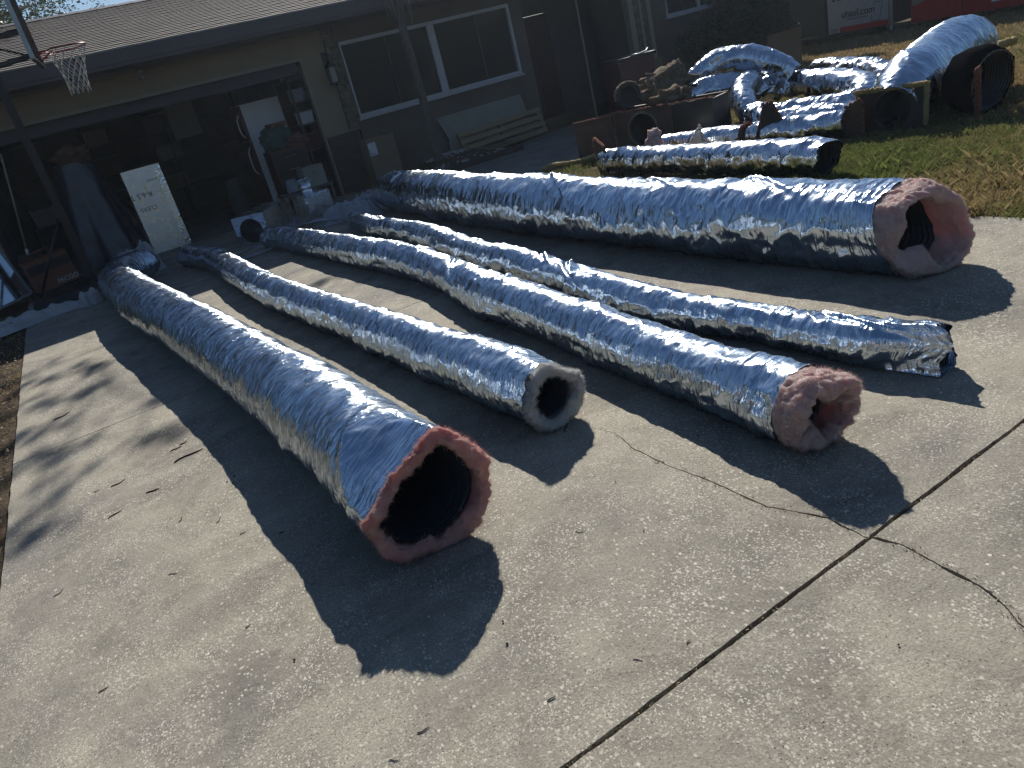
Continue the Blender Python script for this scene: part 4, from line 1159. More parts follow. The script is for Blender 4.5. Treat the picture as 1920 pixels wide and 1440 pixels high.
mb.build('crimp_ring', M['grey_metal'], bt)
mb = MB()
for k in range(9):
    t = k / 8; mb.blob((-0.30 + 0.16 * t, -0.03, 0.42 - 0.40 * t), 0.04, 0.3, 4, 2, k, (0.9, 0.8, 1.2))
mb.build('rust_strip', M['rust_wool'], bt)
mb = MB()
for k in range(4): mb.blob((0.02 + 0.05 * k, 0.02, 0.67 + 0.012 * k), 0.05, 0.4, 4, 2, k + 5, (1, 0.9, 0.8))
mb.build('yellow_tuft', M['yellow_wool'], bt)

# plenum box with round hole
az = math.atan2(-1.37, 0.45)
pl = thing('plenum_box', 'long dark duct board plenum with a round toothed hole in its side', 'plenum box', (6.55, 8.37, -0.02), az)
mb = MB(); holed_plate(mb, 0.86, 0.50, 0.20, 0.03, cz=0.25)
o = mb.build('front_board', M['rust'], pl); o.location = (0.43, 0, 0)
MB().box(0.0, 0.03, 0.031, 0.5, 0, 0.495).box(0.861, 0.88, 0.0, 0.5, 0, 0.5).box(0.03, 0.86, 0.47, 0.5, 0, 0.495).bevel(0.004).build('side_boards', M['black_plastic'], pl)
MB().box(0.885, 1.44, -0.015, 0.012, 0, 0.50).box(0.885, 1.44, 0.4, 0.43, 0, 0.5).box(1.41, 1.44, 0.013, 0.399, 0, 0.49).bevel(0.005).build('second_section', M['black_plastic'], pl)
mb = MB()
for k in range(40):
    a = 2 * math.pi * k / 40
    mb.box(-0.008, 0.008, -0.012, -0.001, -0.012, 0.012, Matrix.Translation((0.43, 0, 0.25)) @ Matrix.Rotation(a, 4, 'Y') @ Matrix.Translation((0, 0, 0.213)))
mb.build('collar_tabs', M['grey_metal'], pl)
MB().lathe([(0.198, 0.0), (0.19, -0.02), (0.198, -0.04), (0.19, -0.06), (0.198, -0.08), (0.19, -0.1), (0.198, -0.2)], 40, mt=Matrix.Translation((0.43, 0.03, 0.25)) @ Matrix.Rotation(R(90), 4, 'X'), closed=True).build('collar_sleeve', M['liner'], pl)
mb = MB()
for k in range(34):
    t = k / 33
    mb.blob((t * 1.44, 0.012 + 0.01 * math.sin(k), 0.505), 0.024, 0.5, 5, 1, k, (1.3, 0.8, 0.6))
for k in range(8):
    mb.blob((0.87, -0.012, 0.06 + k * 0.06), 0.02, 0.4, 5, 1, k, (0.7, 0.6, 1.6))
    mb.blob((0.01, 0.0, 0.06 + k * 0.06), 0.018, 0.4, 5, 1, k + 3, (0.8, 0.8, 1.6))
mb.build('board_edges', M['rust_wool'], pl)
fl = thing('board_flap', 'rust brown duct board panel hinged open at the left end of the plenum box', 'board', (6.54, 8.39, -0.02), math.atan2(0.38, -0.35))
MB().box(0.0, 0.52, -0.015, 0.015, 0, 0.48).bevel(0.004).build('panel', M['rust'], fl)
mb = MB()
for k in range(12): mb.blob((0.01 + k * 0.045, 0, 0.485), 0.022, 0.5, 5, 1, k, (1.4, 0.8, 0.5))
mb.build('fibre_edge', M['rust_wool'], fl)
# loose boards
def board(label, loc, rz, L, H, m1, m2, tilt=0.0, pts=None):
    b = thing('duct_board', label, 'board', loc, rot=(tilt, 0, rz))
    if pts is None: pts = [(0, 0), (L, 0), (L, H * 0.9), (L * 0.85, H), (0.02, H * 0.86)]
    MB().poly([(p[0], 0, p[1]) for p in pts], (0, 0.028, 0)).build('panel', M[m1], b)
    mb = MB(); n_ = len(pts)
    for i in range(1, n_):
        a, c = pts[i], pts[(i + 1) % n_]
        d_ = math.hypot(c[0] - a[0], c[1] - a[1]); q_ = max(2, int(d_ / 0.035))
        for k in range(q_): mb.blob((a[0] + (c[0] - a[0]) * k / q_, 0.014, a[1] + (c[1] - a[1]) * k / q_), 0.02, 0.4, 5, 1, k, (1, 0.95, 1))
    mb.build('fibre_edge', M[m2], b)
board('tilted duct board at the left end of the straight old duct', (5.55, 7.32, -0.02), math.atan2(0.7, 0.35), 0.62, 0.36, 'rust', 'rust_wool')
board('upright rust red duct board beside the squared black mouth', (6.72, 5.02, -0.02), math.atan2(-0.35, 0.12), 0.17, 0.36, 'rust', 'rust_wool')
board('triangular dark duct boot with a pink frayed tip in the middle of the heap', (6.42, 5.92, -0.02), math.atan2(-0.5, 0.28), 0.42, 0.46, 'black_plastic', 'rust_wool', pts=[(0, 0), (0.42, 0), (0.30, 0.30), (0.22, 0.46), (0.14, 0.45), (0.10, 0.30)])
board('small foil faced triangle of duct board poking up behind the straight old duct', (6.05, 6.62, -0.02), math.atan2(-0.4, 0.2), 0.28, 0.34, 'foil_flat', 'white_wool', pts=[(0, 0.05), (0.28, 0.05), (0.24, 0.34)])
mb = MB().blob((0, 0, 0.18), 0.13, 0.3, 4, 4, 8, (0.8, 0.6, 1.1)).blob((0.02, 0, 0.28), 0.075, 0.3, 4, 3, 3); o = mb.build('insulation_tuft', M['pink2']); o.location = (6.02, 7.02, 0)
tag(o, 'upright tuft of pink insulation in front of the toothed round hole', 'insulation')
# yellow strip
mb = MB()
for k in range(16): mb.blob((k * 0.045, 0.02 * math.sin(k * 0.9), 0.04 + 0.012 * math.sin(k * 0.5)), 0.05, 0.35, 4, 2, k, (1.2, 0.8, 0.55))
o = mb.build('insulation_strip', M['yellow_wool']); o.location = (5.55, 8.72, 0); o.rotation_euler = (0, 0, R(-38)); tag(o, 'yellow strip of insulation on the ground left of the plenum box', 'insulation')
# dirty fibreglass lumps on the plenum
mb = MB().blob((0, 0, 0), 0.24, 0.3, 4, 4, 2, (1.35, 0.9, 0.75)).blob((-0.22, 0.02, -0.02), 0.12, 0.3, 4, 3, 5, (1, 1, 0.8)).blob((0.1, 0, 0.13), 0.12, 0.3, 5, 3, 9)
o = mb.build('insulation_clump', M['brown_wool']); o.location = (7.42, 8.2, 0.68); o.rotation_euler = (0, R(10), R(-50)); tag(o, 'largest clump of dirty brown fibreglass on top of the heap', 'insulation')
mb = MB().blob((0, 0, 0), 0.13, 0.6, 4, 4, 12, (1.5, 0.9, 0.7)).blob((0.16, 0, -0.02), 0.09, 0.5, 4, 3, 15)
o = mb.build('insulation_clump', M['brown_wool']); o.location = (7.02, 7.72, 0.54); o.rotation_euler = (0, 0, R(-60)); tag(o, 'smaller clump of dirty fibreglass on the edge of the plenum box', 'insulation')
mb = MB().blob((0, 0, 0), 0.12, 0.6, 4, 4, 22, (1.2, 0.9, 1.3)).blob((0.1, 0, -0.1), 0.1, 0.5, 4, 3, 25)
o = mb.build('insulation_clump', M['brown_wool']); o.location = (7.12, 8.12, 0.56); tag(o, 'ragged clump of fibreglass between the round sleeve and the largest clump', 'insulation')
sl_ = thing('duct_sleeve', 'short round black sleeve with a tan insulation collar standing on the plenum box', 'duct sleeve', (6.86, 8.32, 0.50), rot=(R(-12), 0, R(-28)))
mt = Matrix.Translation((0, 0, 0.15)) @ Matrix.Rotation(R(90), 4, 'X')
MB().lathe([(0.145, 0.0), (0.150, 0.005), (0.150, -0.18), (0.14, -0.18), (0.138, 0.0), (0.145, 0.0)], 32, mt=mt, closed=True).build('sleeve', M['liner'], sl_)
mb = MB()
for k in range(20):
    a = R(-10 + k * 10); mb.blob((0.165 * math.cos(a), 0.10, 0.15 + 0.165 * math.sin(a)), 0.032, 0.4, 4, 2, k, (1, 2.2, 1))
mb.build('collar', M['brown_wool'], sl_)
MB().lathe([(0.138, -0.175), (0.001, -0.176)], 24, mt=mt, closed=True).build('back_disc', M['black_plastic'], sl_)
# dark bin and cartons behind the heap
bn = thing('wheelie_bin', 'dark maroon bin standing behind the heap with a shiny rim on its lid', 'bin', (8.35, 10.1, 0), R(-12))
MB().poly([(-0.27, -0.3, 0.06), (0.27, -0.3, 0.06), (0.31, -0.34, 0.98), (-0.31, -0.34, 0.98)], (0, 0.62, 0)).bevel(0.015).build('body', M['darkred'], bn)
MB().box(-0.34, 0.34, -0.37, 0.33, 0.985, 1.03).bevel(0.012).build('lid', M['black_plastic'], bn)
MB().tube([(-0.28, 0.35, 0.95), (0.28, 0.35, 0.95)], 0.018).build('handle', M['black_plastic'], bn)
for sx in (-0.24, 0.24): MB().lathe([(0.09, -0.025), (0.1, -0.02), (0.1, 0.02), (0.09, 0.025)], 20, mt=Matrix.Translation((sx, 0.24, 0.09)) @ Matrix.Rotation(R(90), 4, 'Y')).build('wheel', M['tyre'], bn)
MB().tube([(-0.1, -0.35, 1.04), (0.05, -0.36, 1.035), (0.2, -0.33, 1.05), (0.27, -0.25, 1.08)], 0.014).build('rim_strip', M['grey_metal'], bn)
def carton(label, loc, rz, sx, sy, sz, m='card', flap=True, tape=True, rot=None):
    c = thing('cardboard_box', label, 'box', loc, rz, rot=rot)
    MB().box(-sx / 2, sx / 2, -sy / 2, sy / 2, 0, sz).bevel(0.004).build('carton', M[m], c)
    if tape: MB().box(-sx / 2 - 0.001, sx / 2 + 0.001, -0.025, 0.025, sz + 0.0005, sz + 0.002).box(-sx / 2 - 0.003, -sx / 2 - 0.0015, -0.025, 0.025, sz - 0.08, sz).build('tape', M['beige'], c)
    if flap:
        MB().poly([(-sx / 2, -sy / 2 - 0.003, sz), (sx / 2, -sy / 2 - 0.003, sz), (sx / 2 - 0.01, -sy / 2 - 0.06, sz + sy * 0.4), (-sx / 2 + 0.01, -sy / 2 - 0.06, sz + sy * 0.4)], (0, 0.004, 0)).build('flap', M[m], c)
    return c
carton('brown carton left of the shrub behind the dark bin', (9.6, 11.3, 0), R(10), 0.7, 0.5, 0.62)
carton('low carton lying in front of the shrub', (11.3, 10.9, 0), R(-15), 1.1, 0.5, 0.30, flap=False)
carton('carton with a raised flap behind the hump-backed duct', (10.35, 10.4, 0), R(25), 0.6, 0.5, 0.42)
carton('carton at the end of the house wall beside the sunlit lawn', (12.2, 10.5, 0), R(-8), 0.8, 0.5, 0.5)
# frame leaning
fr = thing('picture_frame', 'thin pale frame leaning on the cartons behind the fibreglass clumps', 'frame', (8.5, 9.2, 0.36), rot=(R(-30), R(-8), R(-35)))
MB().box(-0.22, 0.22, 0, 0.012, 0, 0.02).box(-0.22, 0.22, 0, 0.012, 0.33, 0.35).box(-0.22, -0.2, 0, 0.012, 0.021, 0.329).box(0.2, 0.22, 0, 0.012, 0.021, 0.329).build('rails', M['beige'], fr)
MB().box(-0.199, 0.199, 0.004, 0.008, 0.021, 0.329).build('backing', M['darkred'], fr)
cr = thing('storage_crate', 'dark crate under the leaning frame behind the plenum box', 'crate', (8.55, 9.1, 0), R(-35))
MB().box(-0.35, 0.35, -0.22, 0.22, 0, 0.34).bevel(0.01).build('body', M['black_plastic'], cr)
MB().box(-0.37, 0.37, -0.24, 0.24, 0.345, 0.375).bevel(0.008).build('lid', M['darkred'], cr)

# ------------------------------------------------------------------ shrub, palm, rock bed, tree
def leaves(mb_list, name, parent, centers, n, size, cols, seed, m='leaf', flat=0.5):
    rg = np.random.RandomState(seed)
    V = np.zeros((n * 4, 3)); Cc = np.zeros((n * 4, 3))
    cs = np.array([c[:3] for c in centers]); rs = np.array([c[3] for c in centers])
    pick = rg.choice(len(cs), n, p=rs ** 2 / np.sum(rs ** 2))
    d = rg.normal(0, 1, (n, 3)); d /= np.linalg.norm(d, axis=1)[:, None]
    P = cs[pick] + d * (rs[pick] * rg.uniform(0.45, 1.05, n) ** 0.6)[:, None]
    a = rg.normal(0, 1, (n, 3)); a[:, 2] *= flat; a /= np.linalg.norm(a, axis=1)[:, None]
    b = np.cross(a, rg.normal(0, 1, (n, 3))); b /= np.linalg.norm(b, axis=1)[:, None]
    L = size * rg.uniform(0.6, 1.4, n)
    V[0::4] = P - a * L[:, None] / 2; V[1::4] = P - b * L[:, None] * 0.2; V[2::4] = P + a * L[:, None] / 2; V[3::4] = P + b * L[:, None] * 0.2
    cc = np.array(cols)[rg.randint(len(cols), size=n)] * rg.uniform(0.6, 1.4, n)[:, None]
    Cc = np.repeat(cc, 4, 0)
    return mesh_np(name, V, np.arange(n * 4).reshape(-1, 4), M[m], parent, col=Cc, smooth=False)
GREENS = [(0.035, 0.06, 0.022), (0.05, 0.08, 0.03), (0.07, 0.095, 0.04), (0.03, 0.045, 0.02)]
sb = thing('shrub', 'dense dark leafy shrub growing under the small right window', 'shrub', (12.6, 11.6, 0))
q = random.Random(3)
cl = [(q.uniform(-1.0, 1.0), q.uniform(-0.5, 0.5), q.uniform(0.5, 1.45), q.uniform(0.22, 0.42)) for _ in range(34)]
leaves(None, 'foliage', sb, cl, 26000, 0.055, GREENS, 4)
mb = MB()
for k in range(12):
    c = cl[k]; mb.tube([(0.06 * math.cos(k), 0.06 * math.sin(k), 0), (c[0] * 0.4, c[1] * 0.5, c[2] * 0.5), c[:3]], [0.025, 0.016, 0.006], 6)
mb.build('stems', M['bark'], sb)
pm = thing('palm_tree', 'slender palm trunk in front of the white framed window with ragged dead fronds', 'palm', (5.5, 11.75, 0.0))
mb = MB(); pts = []; rs = []
for k in range(46):
    z = k * 0.075; pts.append((0.012 * math.sin(k * 0.13), 0.01 * math.sin(k * 0.2), z)); rs.append((0.062 if k > 3 else 0.085) + (0.006 if k % 2 else 0))
mb.tube(pts, rs, 14).build('trunk', M['palm'], pm)
q = random.Random(9)
mb = MB()
for k in range(30):
    a = q.uniform(0, 6.28); z0 = q.uniform(2.75, 3.4); L = q.uniform(0.3, 0.7)
    mb.tube([(0.06 * math.cos(a), 0.06 * math.sin(a), z0), (0.16 * math.cos(a), 0.16 * math.sin(a), z0 - 0.04), (0.20 * math.cos(a + .1), 0.20 * math.sin(a + .1), z0 - L * 0.5), (0.17 * math.cos(a + .2), 0.17 * math.sin(a + .2), z0 - L)], [0.014, 0.012, 0.010, 0.003], 5)
mb.build('dead_fronds', M['frond'], pm)
# rock bed
mb = MB(); q = random.Random(12)
for k in range(520):
    x = q.gauss(0, 0.55); y = q.gauss(0, 0.28); z = max(0.0, 0.26 * math.exp(-(x / 0.8) ** 2 - (y / 0.42) ** 2))
    if abs(x) > 1.2 or abs(y) > 0.5: continue
    mb.blob((x, y, z + 0.01), q.uniform(0.02, 0.042), 0.4, 4, 1, k, (1.1, 0.9, 0.7))
mb2 = MB().lathe([(1.15, 0.0), (0.9, 0.10), (0.5, 0.22), (0.01, 0.26)], 24, mt=Matrix.Scale(0.5, 4, (0, 1, 0)))
rb = mb.build('rock_bed', M['rock']); rb.location = (5.75, 11.9, -0.02); tag(rb, 'mound of pale rocks at the foot of the palm', 'rocks', kind='stuff')
o = mb2.build('rock_bed_soil', M['soil'], rb)
MB().box(4.75, 6.9, 11.35, 11.42, -0.03, 0.09).bevel(0.008).build('bed_edging', M['brick'])
tag(bpy.data.objects['bed_edging'], 'low dark brick edging in front of the rock mound', 'edging')

tr = thing('oak_tree', 'oak behind the garage whose leafy branches reach over the roof at top left', 'tree', (-2.2, 19.5, 0))
q = random.Random(21)
mb = MB(); tips = []
mb.tube([(0, 0, 0), (0.1, -0.1, 1.5), (0.3, -0.4, 3.0)], [0.28, 0.22, 0.17], 10)
for k in range(9):
    a = -1.9 + k * 0.42
    p0 = Vector((0.3, -0.4, 3.0)); p1 = p0 + Vector((math.cos(a) * 1.6, math.sin(a) * 1.6, q.uniform(0.3, 1.4))); p2 = p1 + Vector((math.cos(a + .2) * 1.6, math.sin(a + .2) * 1.6, q.uniform(-0.3, 0.8)))
    mb.tube([p0, p1, p2], [0.12, 0.07, 0.025], 8); tips += [p1, p2]
    for j in range(4):
        p3 = p1.lerp(p2, q.random()) + Vector((q.uniform(-.9, .9), q.uniform(-.9, .9), q.uniform(-.5, .7))); mb.tube([p1.lerp(p2, 0.5), p3], [0.03, 0.008], 5); tips.append(p3)
mb.build('trunk', M['bark'], tr)
cl = [(p.x, p.y, p.z, q.uniform(0.35, 0.75)) for p in tips] + [(p.x + q.uniform(-.6, .6), p.y + q.uniform(-.6, .6), p.z + q.uniform(0, 1.0), q.uniform(0.3, 0.6)) for p in tips]
leaves(None, 'crown', tr, cl, 30000, 0.075, [(0.05, 0.075, 0.025), (0.08, 0.11, 0.04), (0.035, 0.05, 0.02)], 6)
# branches hanging over the ridge
mb = MB(); cl2 = []
for (x0, y0, z0, x1, y1, z1) in ((-2.6, 16.9, 5.0, 0.35, 15.4, 4.05), (-2.2, 17.0, 5.3, 0.9, 15.2, 4.25), (-1.6, 16.5, 4.9, 0.1, 15.0, 3.85), (-0.8, 16.5, 5.2, 1.35, 15.6, 4.5), (-2.0, 16.6, 4.6, -0.1, 14.9, 3.75), (-0.4, 16.2, 4.6, 1.0, 15.3, 4.0)):
    p0 = Vector((x0, y0, z0)) - Vector((-2.2, 19.5, 0)); p1 = Vector((x1, y1, z1)) - Vector((-2.2, 19.5, 0))
    md = p0.lerp(p1, 0.5) + Vector((0, 0, 0.15)); mb.tube([p0, md, p1], [0.028, 0.016, 0.005], 6)
    mb.tube([(0.3, -0.4, 3.0), p0.lerp(Vector((0.3, -0.4, 3.0)), 0.5) + Vector((0, 0, 0.4)), p0], [0.06, 0.04, 0.028], 6)
    for j in range(22):
        t = q.uniform(0.2, 1.0); p = p0.lerp(p1, t) + Vector((0, 0, 0.15 * math.sin(t * 3.1)))
        e = p + Vector((q.uniform(-.3, .3), q.uniform(-.3, .3), q.uniform(-.22, .16)))
        mb.tube([p, e], [0.007, 0.003], 4); cl2.append((e.x, e.y, e.z, q.uniform(0.05, 0.11)))
mb.build('branches', M['bark'], tr)
leaves(None, 'branch_leaves', tr, cl2, 3400, 0.05, [(0.06, 0.085, 0.03), (0.09, 0.12, 0.045), (0.035, 0.05, 0.02)], 9)
# tall pine-like tree behind the house whose high limbs dapple the drive
t2 = thing('tall_tree', 'tall tree behind the house whose high limbs dapple the drive', 'tree', (13.6, 18.8, 0))
mb = MB(); mb.tube([(0, 0, 0), (-0.1, -0.2, 4), (-0.5, -0.7, 7.6), (-0.6, -0.7, 10.2)], [0.3, 0.24, 0.16, 0.08], 10)
cl3 = []
prev = Vector((-0.5, -0.7, 7.6))
q = random.Random(31)
for (sx, sy, z) in [(-0.75, 7.6, 7.2), (-0.55, 7.2, 7.0), (-0.7, 6.6, 7.0), (-0.35, 6.3, 6.8), (-0.7, 5.7, 7.0), (-0.55, 5.1, 6.8), (-0.75, 4.5, 7.0), (-0.65, 4.0, 6.9), (-0.2, 7.0, 6.6), (0.0, 5.4, 7.0), (-0.1, 4.6, 6.9), (2.1, 7.1, 6.6), (2.3, 6.7, 6.6), (3.6, 6.3, 6.8)]:
    c = Vector((sx + 0.81 * z - 13.6, sy + 1.2 * z - 18.8, z))
    mb.tube([prev, prev.lerp(c, 0.5) + Vector((0, 0, 0.1)), c], [0.014, 0.011, 0.009], 5); prev = c
    for j in range(9):
        cl3.append((c.x + q.uniform(-0.38, 0.18), c.y + q.uniform(-0.12, 0.12), c.z + q.uniform(-0.1, 0.1), q.uniform(0.03, 0.09)))
mb.build('trunk', M['bark'], t2)
leaves(None, 'crown', t2, cl3, 3600, 0.06, GREENS, 12)

# ================================================================== HOOP, GARAGE THINGS, BOXES
hp = thing('basketball_hoop', 'black portable basketball hoop at the left of the garage, red rim and white net', 'basketball hoop', (0.0, 10.85, 0))
MB().poly([(-0.78, -0.42, 0), (0.10, -0.30, 0), (0.06, -0.22, 0.17), (-0.70, -0.34, 0.17)], (0, 0.72, 0)).bevel(0.02).build('base', M['black_plastic'], hp)
MB().box(-0.045, 0.045, -0.045, 0.045, 0.16, 3.05).bevel(0.008).build('pole', M['black'], hp)
MB().tube([(-0.62, 0, 0.17), (-0.05, 0, 1.0)], 0.018).build('brace', M['black'], hp)
mb = MB()
for z0, z1 in ((3.0, 2.98), (2.72, 2.78)):
    for y_ in (-0.06, 0.06): mb.box(-0.1, 0.44, y_ - 0.012, y_ + 0.012, -0.022, 0.022, Matrix.Translation((0, 0, z0)) @ Matrix.Rotation(R(-4 if z0 > 2.9 else -6), 4, 'Y'))
mb.build('support_arms', M['black'], hp)
pts = [(0.0 + 0.4 * t + 0.02 * math.cos(t * 120), 0.02 * math.sin(t * 120), 2.97 - 0.2 * t) for t in np.linspace(0, 1, 240)]
MB().tube(pts, 0.005, 5).build('spring', M['black'], hp)
bbm = Matrix.Translation((0.47, 0, 0)) @ Matrix.Rotation(R(-6), 4, 'Z')
MB().box(-0.02, 0.02, -0.56, 0.56, 2.68, 3.44, bbm).bevel(0.006).build('backboard', M['matte'], hp)
MB().box(0.0205, 0.024, -0.555, 0.555, 2.685, 3.435, bbm).build('backboard_face', M['matte'], hp)
MB().box(-0.022, 0.026, -0.572, -0.5605, 2.675, 3.445, bbm).box(-0.022, 0.026, -0.5605, 0.56, 2.667, 2.6785, bbm).build('edge_trim', M['grey_metal'], hp)
rc, rr_ = (0.80, -0.02), 0.225
MB().tube([(rc[0] + rr_ * math.cos(a), rc[1] + rr_ * math.sin(a), 2.775) for a in np.linspace(0, 2 * math.pi, 41)], 0.009, 8).tube([(0.49, -0.07, 2.77), (0.6, -0.13, 2.775)], 0.009).tube([(0.49, 0.07, 2.77), (0.6, 0.1, 2.775)], 0.009)\
    .box(0.49, 0.52, -0.08, 0.08, 2.69, 2.79).tube([(0.5, 0, 2.69), (0.66, -0.16, 2.76)], 0.008).tube([(0.5, 0, 2.69), (0.66, 0.14, 2.76)], 0.008).build('rim', M['red_rim'], hp)
mb = MB(); nk = 12; lv = 7
def netp(i, j):
    t = j / lv
    r_ = 0.222 * (1 - t) + 0.115 * t + 0.03 * math.sin(t * 3.1) * -1
    a = 2 * math.pi * (i + 0.5 * j) / nk
    return (rc[0] - 0.03 * t + r_ * math.cos(a), rc[1] + r_ * math.sin(a), 2.77 - 0.46 * t + 0.012 * math.sin(i * 2.3))
for i in range(nk):
    for j in range(lv):
        mb.tube([netp(i, j), netp(i, j + 1)], 0.0045, 4); mb.tube([netp(i, j), netp(i - 1, j + 1)], 0.0045, 4)
    mb.tube([netp(i, lv), (netp(i, lv)[0], netp(i, lv)[1], netp(i, lv)[2] - 0.03)], 0.006, 4)
mb.build('net', M['net'], hp)

# things inside and in front of the garage
fg = thing('refrigerator', 'white refrigerator turned side on inside the garage', 'refrigerator', (3.05, 13.5, 0.03))
MB().box(0.05, 0.70, 0.0, 0.72, 0.02, 1.74).bevel(0.008).build('cabinet', M['white_plastic'], fg)
for z0, z1, hz in ((0.08, 1.16, (0.62, 1.08)), (1.175, 1.73, (1.22, 1.6))):
    d_ = MB().box(-0.01, 0.045, 0.005, 0.715, z0, z1).bevel(0.008).build('door', M['darkred'], fg)
    MB().tube([(-0.012, 0.06, hz[0]), (-0.06, 0.06, hz[0] + 0.08), (-0.07, 0.06, (hz[0] + hz[1]) / 2), (-0.06, 0.06, hz[1] - 0.08), (-0.012, 0.06, hz[1])], 0.010, 8).build('handle', M['white_plastic'], d_)
MB().box(0.08, 0.66, 0.02, 0.7, 0.0, 0.019).build('plinth', M['black_plastic'], fg)
ah = thing('attic_hatch', 'pale hinged hatch panel hanging from the garage ceiling', 'hatch', (2.42, 14.95, 1.5), R(6))
MB().box(-0.24, 0.24, -0.015, 0.015, 0.0, 0.99).bevel(0.004).build('panel', M['bucket'], ah)
MB().tube([(-0.15, 0, 0.992), (0.15, 0, 0.992)], 0.012).build('hinge', M['grey_metal'], ah)
# shelf with boxes
sh = thing('shelf_unit', 'dark metal shelf unit against the right garage wall', 'shelf', (3.98, 13.1, 0.03))
mb = MB()
for sx in (-0.2, 0.2):
    for sy in (-0.32, 0.5): mb.box(sx - 0.015, sx + 0.015, sy - 0.015, sy + 0.015, 0, 1.95)
mb.build('uprights', M['black'], sh)
for z in (0.25, 0.8, 1.2, 1.55, 1.9): MB().box(-0.21, 0.21, -0.33, 0.51, z, z + 0.02).build('shelf_board', M['fascia'], sh)
for i, (x, y, z, a, b, c, m, lab) in enumerate([(-0.07, -0.12, 1.602, 0.2, 0.24, 0.17, 'bucket', 'pale plastic tub on the second shelf from the top, left'), (0.1, 0.22, 1.602, 0.22, 0.26, 0.14, 'bucket', 'pale plastic tub at the back of the second shelf from the top'),
        (-0.05, -0.12, 1.252, 0.22, 0.26, 0.16, 'label', 'white tub on the middle shelf'), (0.05, 0.22, 1.252, 0.24, 0.28, 0.2, 'card_pale', 'pale carton at the back of the middle shelf'),
        (0, 0.0, 0.852, 0.3, 0.4, 0.22, 'darkred', 'maroon tub on the lower shelf'), (-0.02, 0.0, 1.952, 0.3, 0.4, 0.15, 'card_pale', 'flat carton on top of the shelf unit')]):
    t_ = thing('storage_tub', lab, 'tub', (3.98 + x, 13.1 + y, z))
    MB().poly([(-a / 2 * .9, -b / 2 * .9, 0), (a / 2 * .9, -b / 2 * .9, 0), (a / 2, -b / 2, c), (-a / 2, -b / 2, c)], (0, b * 0.95, 0)).bevel(0.006).build('tub', M[m], t_)
    MB().box(-a / 2 - .008, a / 2 + .008, -b / 2 - .008, b / 2 + .008, c + 0.001, c + 0.018).bevel(0.004).build('lid', M['black_plastic' if i % 2 else m], t_)
bsh = thing('back_shelf', 'long shelf across the back wall of the garage', 'shelf', (1.6, 18.1, 0.03))
for z in (0.5, 1.1, 1.7): MB().box(-2.2, 2.4, -0.2, 0.35, z, z + 0.025).build('shelf_board', M['fascia'], bsh)
for x in (-2.2, -0.7, 0.85, 2.38): MB().box(x, x + 0.04, -0.2, 0.35, 0, 2.1).build('upright', M['black'], bsh)
q = random.Random(55)
for k in range(9):
    z = (0.558, 1.158, 1.758)[k % 3]; x = -0.3 + (k // 3) * 1.25 + q.uniform(0, 0.3); sz_ = q.uniform(0.22, 0.34)
    t_ = thing('storage_tub', '%s tub on the %s board of the long back shelf, %s' % (('pale', 'maroon', 'brown')[(k + k // 3) % 3], ('bottom', 'middle', 'top')[k % 3], ('left of centre', 'at the centre', 'right of centre')[k // 3]), 'tub', (x, 18.1, z))
    MB().poly([(-0.22, -0.17, 0), (0.22, -0.17, 0), (0.25, -0.19, sz_), (-0.25, -0.19, sz_)], (0, 0.36, 0)).bevel(0.01).build('tub', M[('label', 'darkred', 'card')[(k + k // 3) % 3]], t_)
    MB().box(-0.26, 0.26, -0.2, 0.18, sz_ + 0.001, sz_ + 0.025).bevel(0.006).build('lid', M['bucket'], t_)
rl = thing('ceiling_rail', 'thin pale rail hanging below the garage ceiling with a white lamp globe', 'rail', (0.9, 14.6, 2.08), rot=(0, R(-2), R(4)))
MB().tube([(-0.9, 0, 0), (1.0, 0, 0)], 0.012, 8).build('rail', M['trim'], rl); MB().tube([(-0.8, 0, 0), (-0.8, 0, 0.4)], 0.006, 6).build('hanger', M['trim'], rl); MB().tube([(0.9, 0, 0), (0.9, 0, 0.4)], 0.006, 6).build('hanger', M['trim'], rl)
MB().lathe([(0.002, -0.07), (0.05, -0.05), (0.07, 0.0), (0.05, 0.05), (0.02, 0.08)], 20, (0.95, 0, 0.2)).build('globe', M['lampglass'], rl)
# cabinet piled with cloth
wc = thing('tool_cabinet', 'dark tool cabinet beside the refrigerator with clutter heaped on it', 'cabinet', (3.42, 12.95, 0.03))
MB().box(-0.3, 0.3, -0.22, 0.22, 0.06, 0.95).bevel(0.008).build('cabinet', M['darkred'], wc)
for k in range(4):
    dr = MB().box(-0.28, 0.28, -0.236, -0.222, 0.12 + k * 0.2, 0.3 + k * 0.2).bevel(0.003).build('drawer', M['black_plastic'], wc)
    MB().tube([(-0.1, -0.26, 0.22 + k * 0.2), (0.1, -0.26, 0.22 + k * 0.2)], 0.008, 6).build('handle', M['grey_metal'], dr)
o = MB().blob((0, 0, 0.15), 0.2, 0.35, 3, 4, 3, (1.1, 0.9, 0.9)).build('cloth_bag', M['teal']); o.location = (3.32, 12.9, 0.985); tag(o, 'dark teal bag heaped on the tool cabinet', 'bag')
o = MB().blob((0, 0, 0.07), 0.14, 0.4, 4, 4, 8, (1.3, 0.9, 0.6)).build('work_gloves', M['cloth']); o.location = (3.62, 12.85, 0.985); tag(o, 'crumpled brown cloth on the right end of the tool cabinet', 'cloth')
ob = thing('orange_case', 'dull orange flat case lying on the teal bag', 'case', (3.40, 12.9, 1.31), R(12))
MB().box(-0.14, 0.14, -0.1, 0.1, 0, 0.075).bevel(0.01).build('case', M['orange'], ob)
MB().tube([(-0.05, -0.11, 0.03), (-0.04, -0.135, 0.03), (0.04, -0.135, 0.03), (0.05, -0.11, 0.03)], 0.006, 6).build('handle', M['black_plastic'], ob)
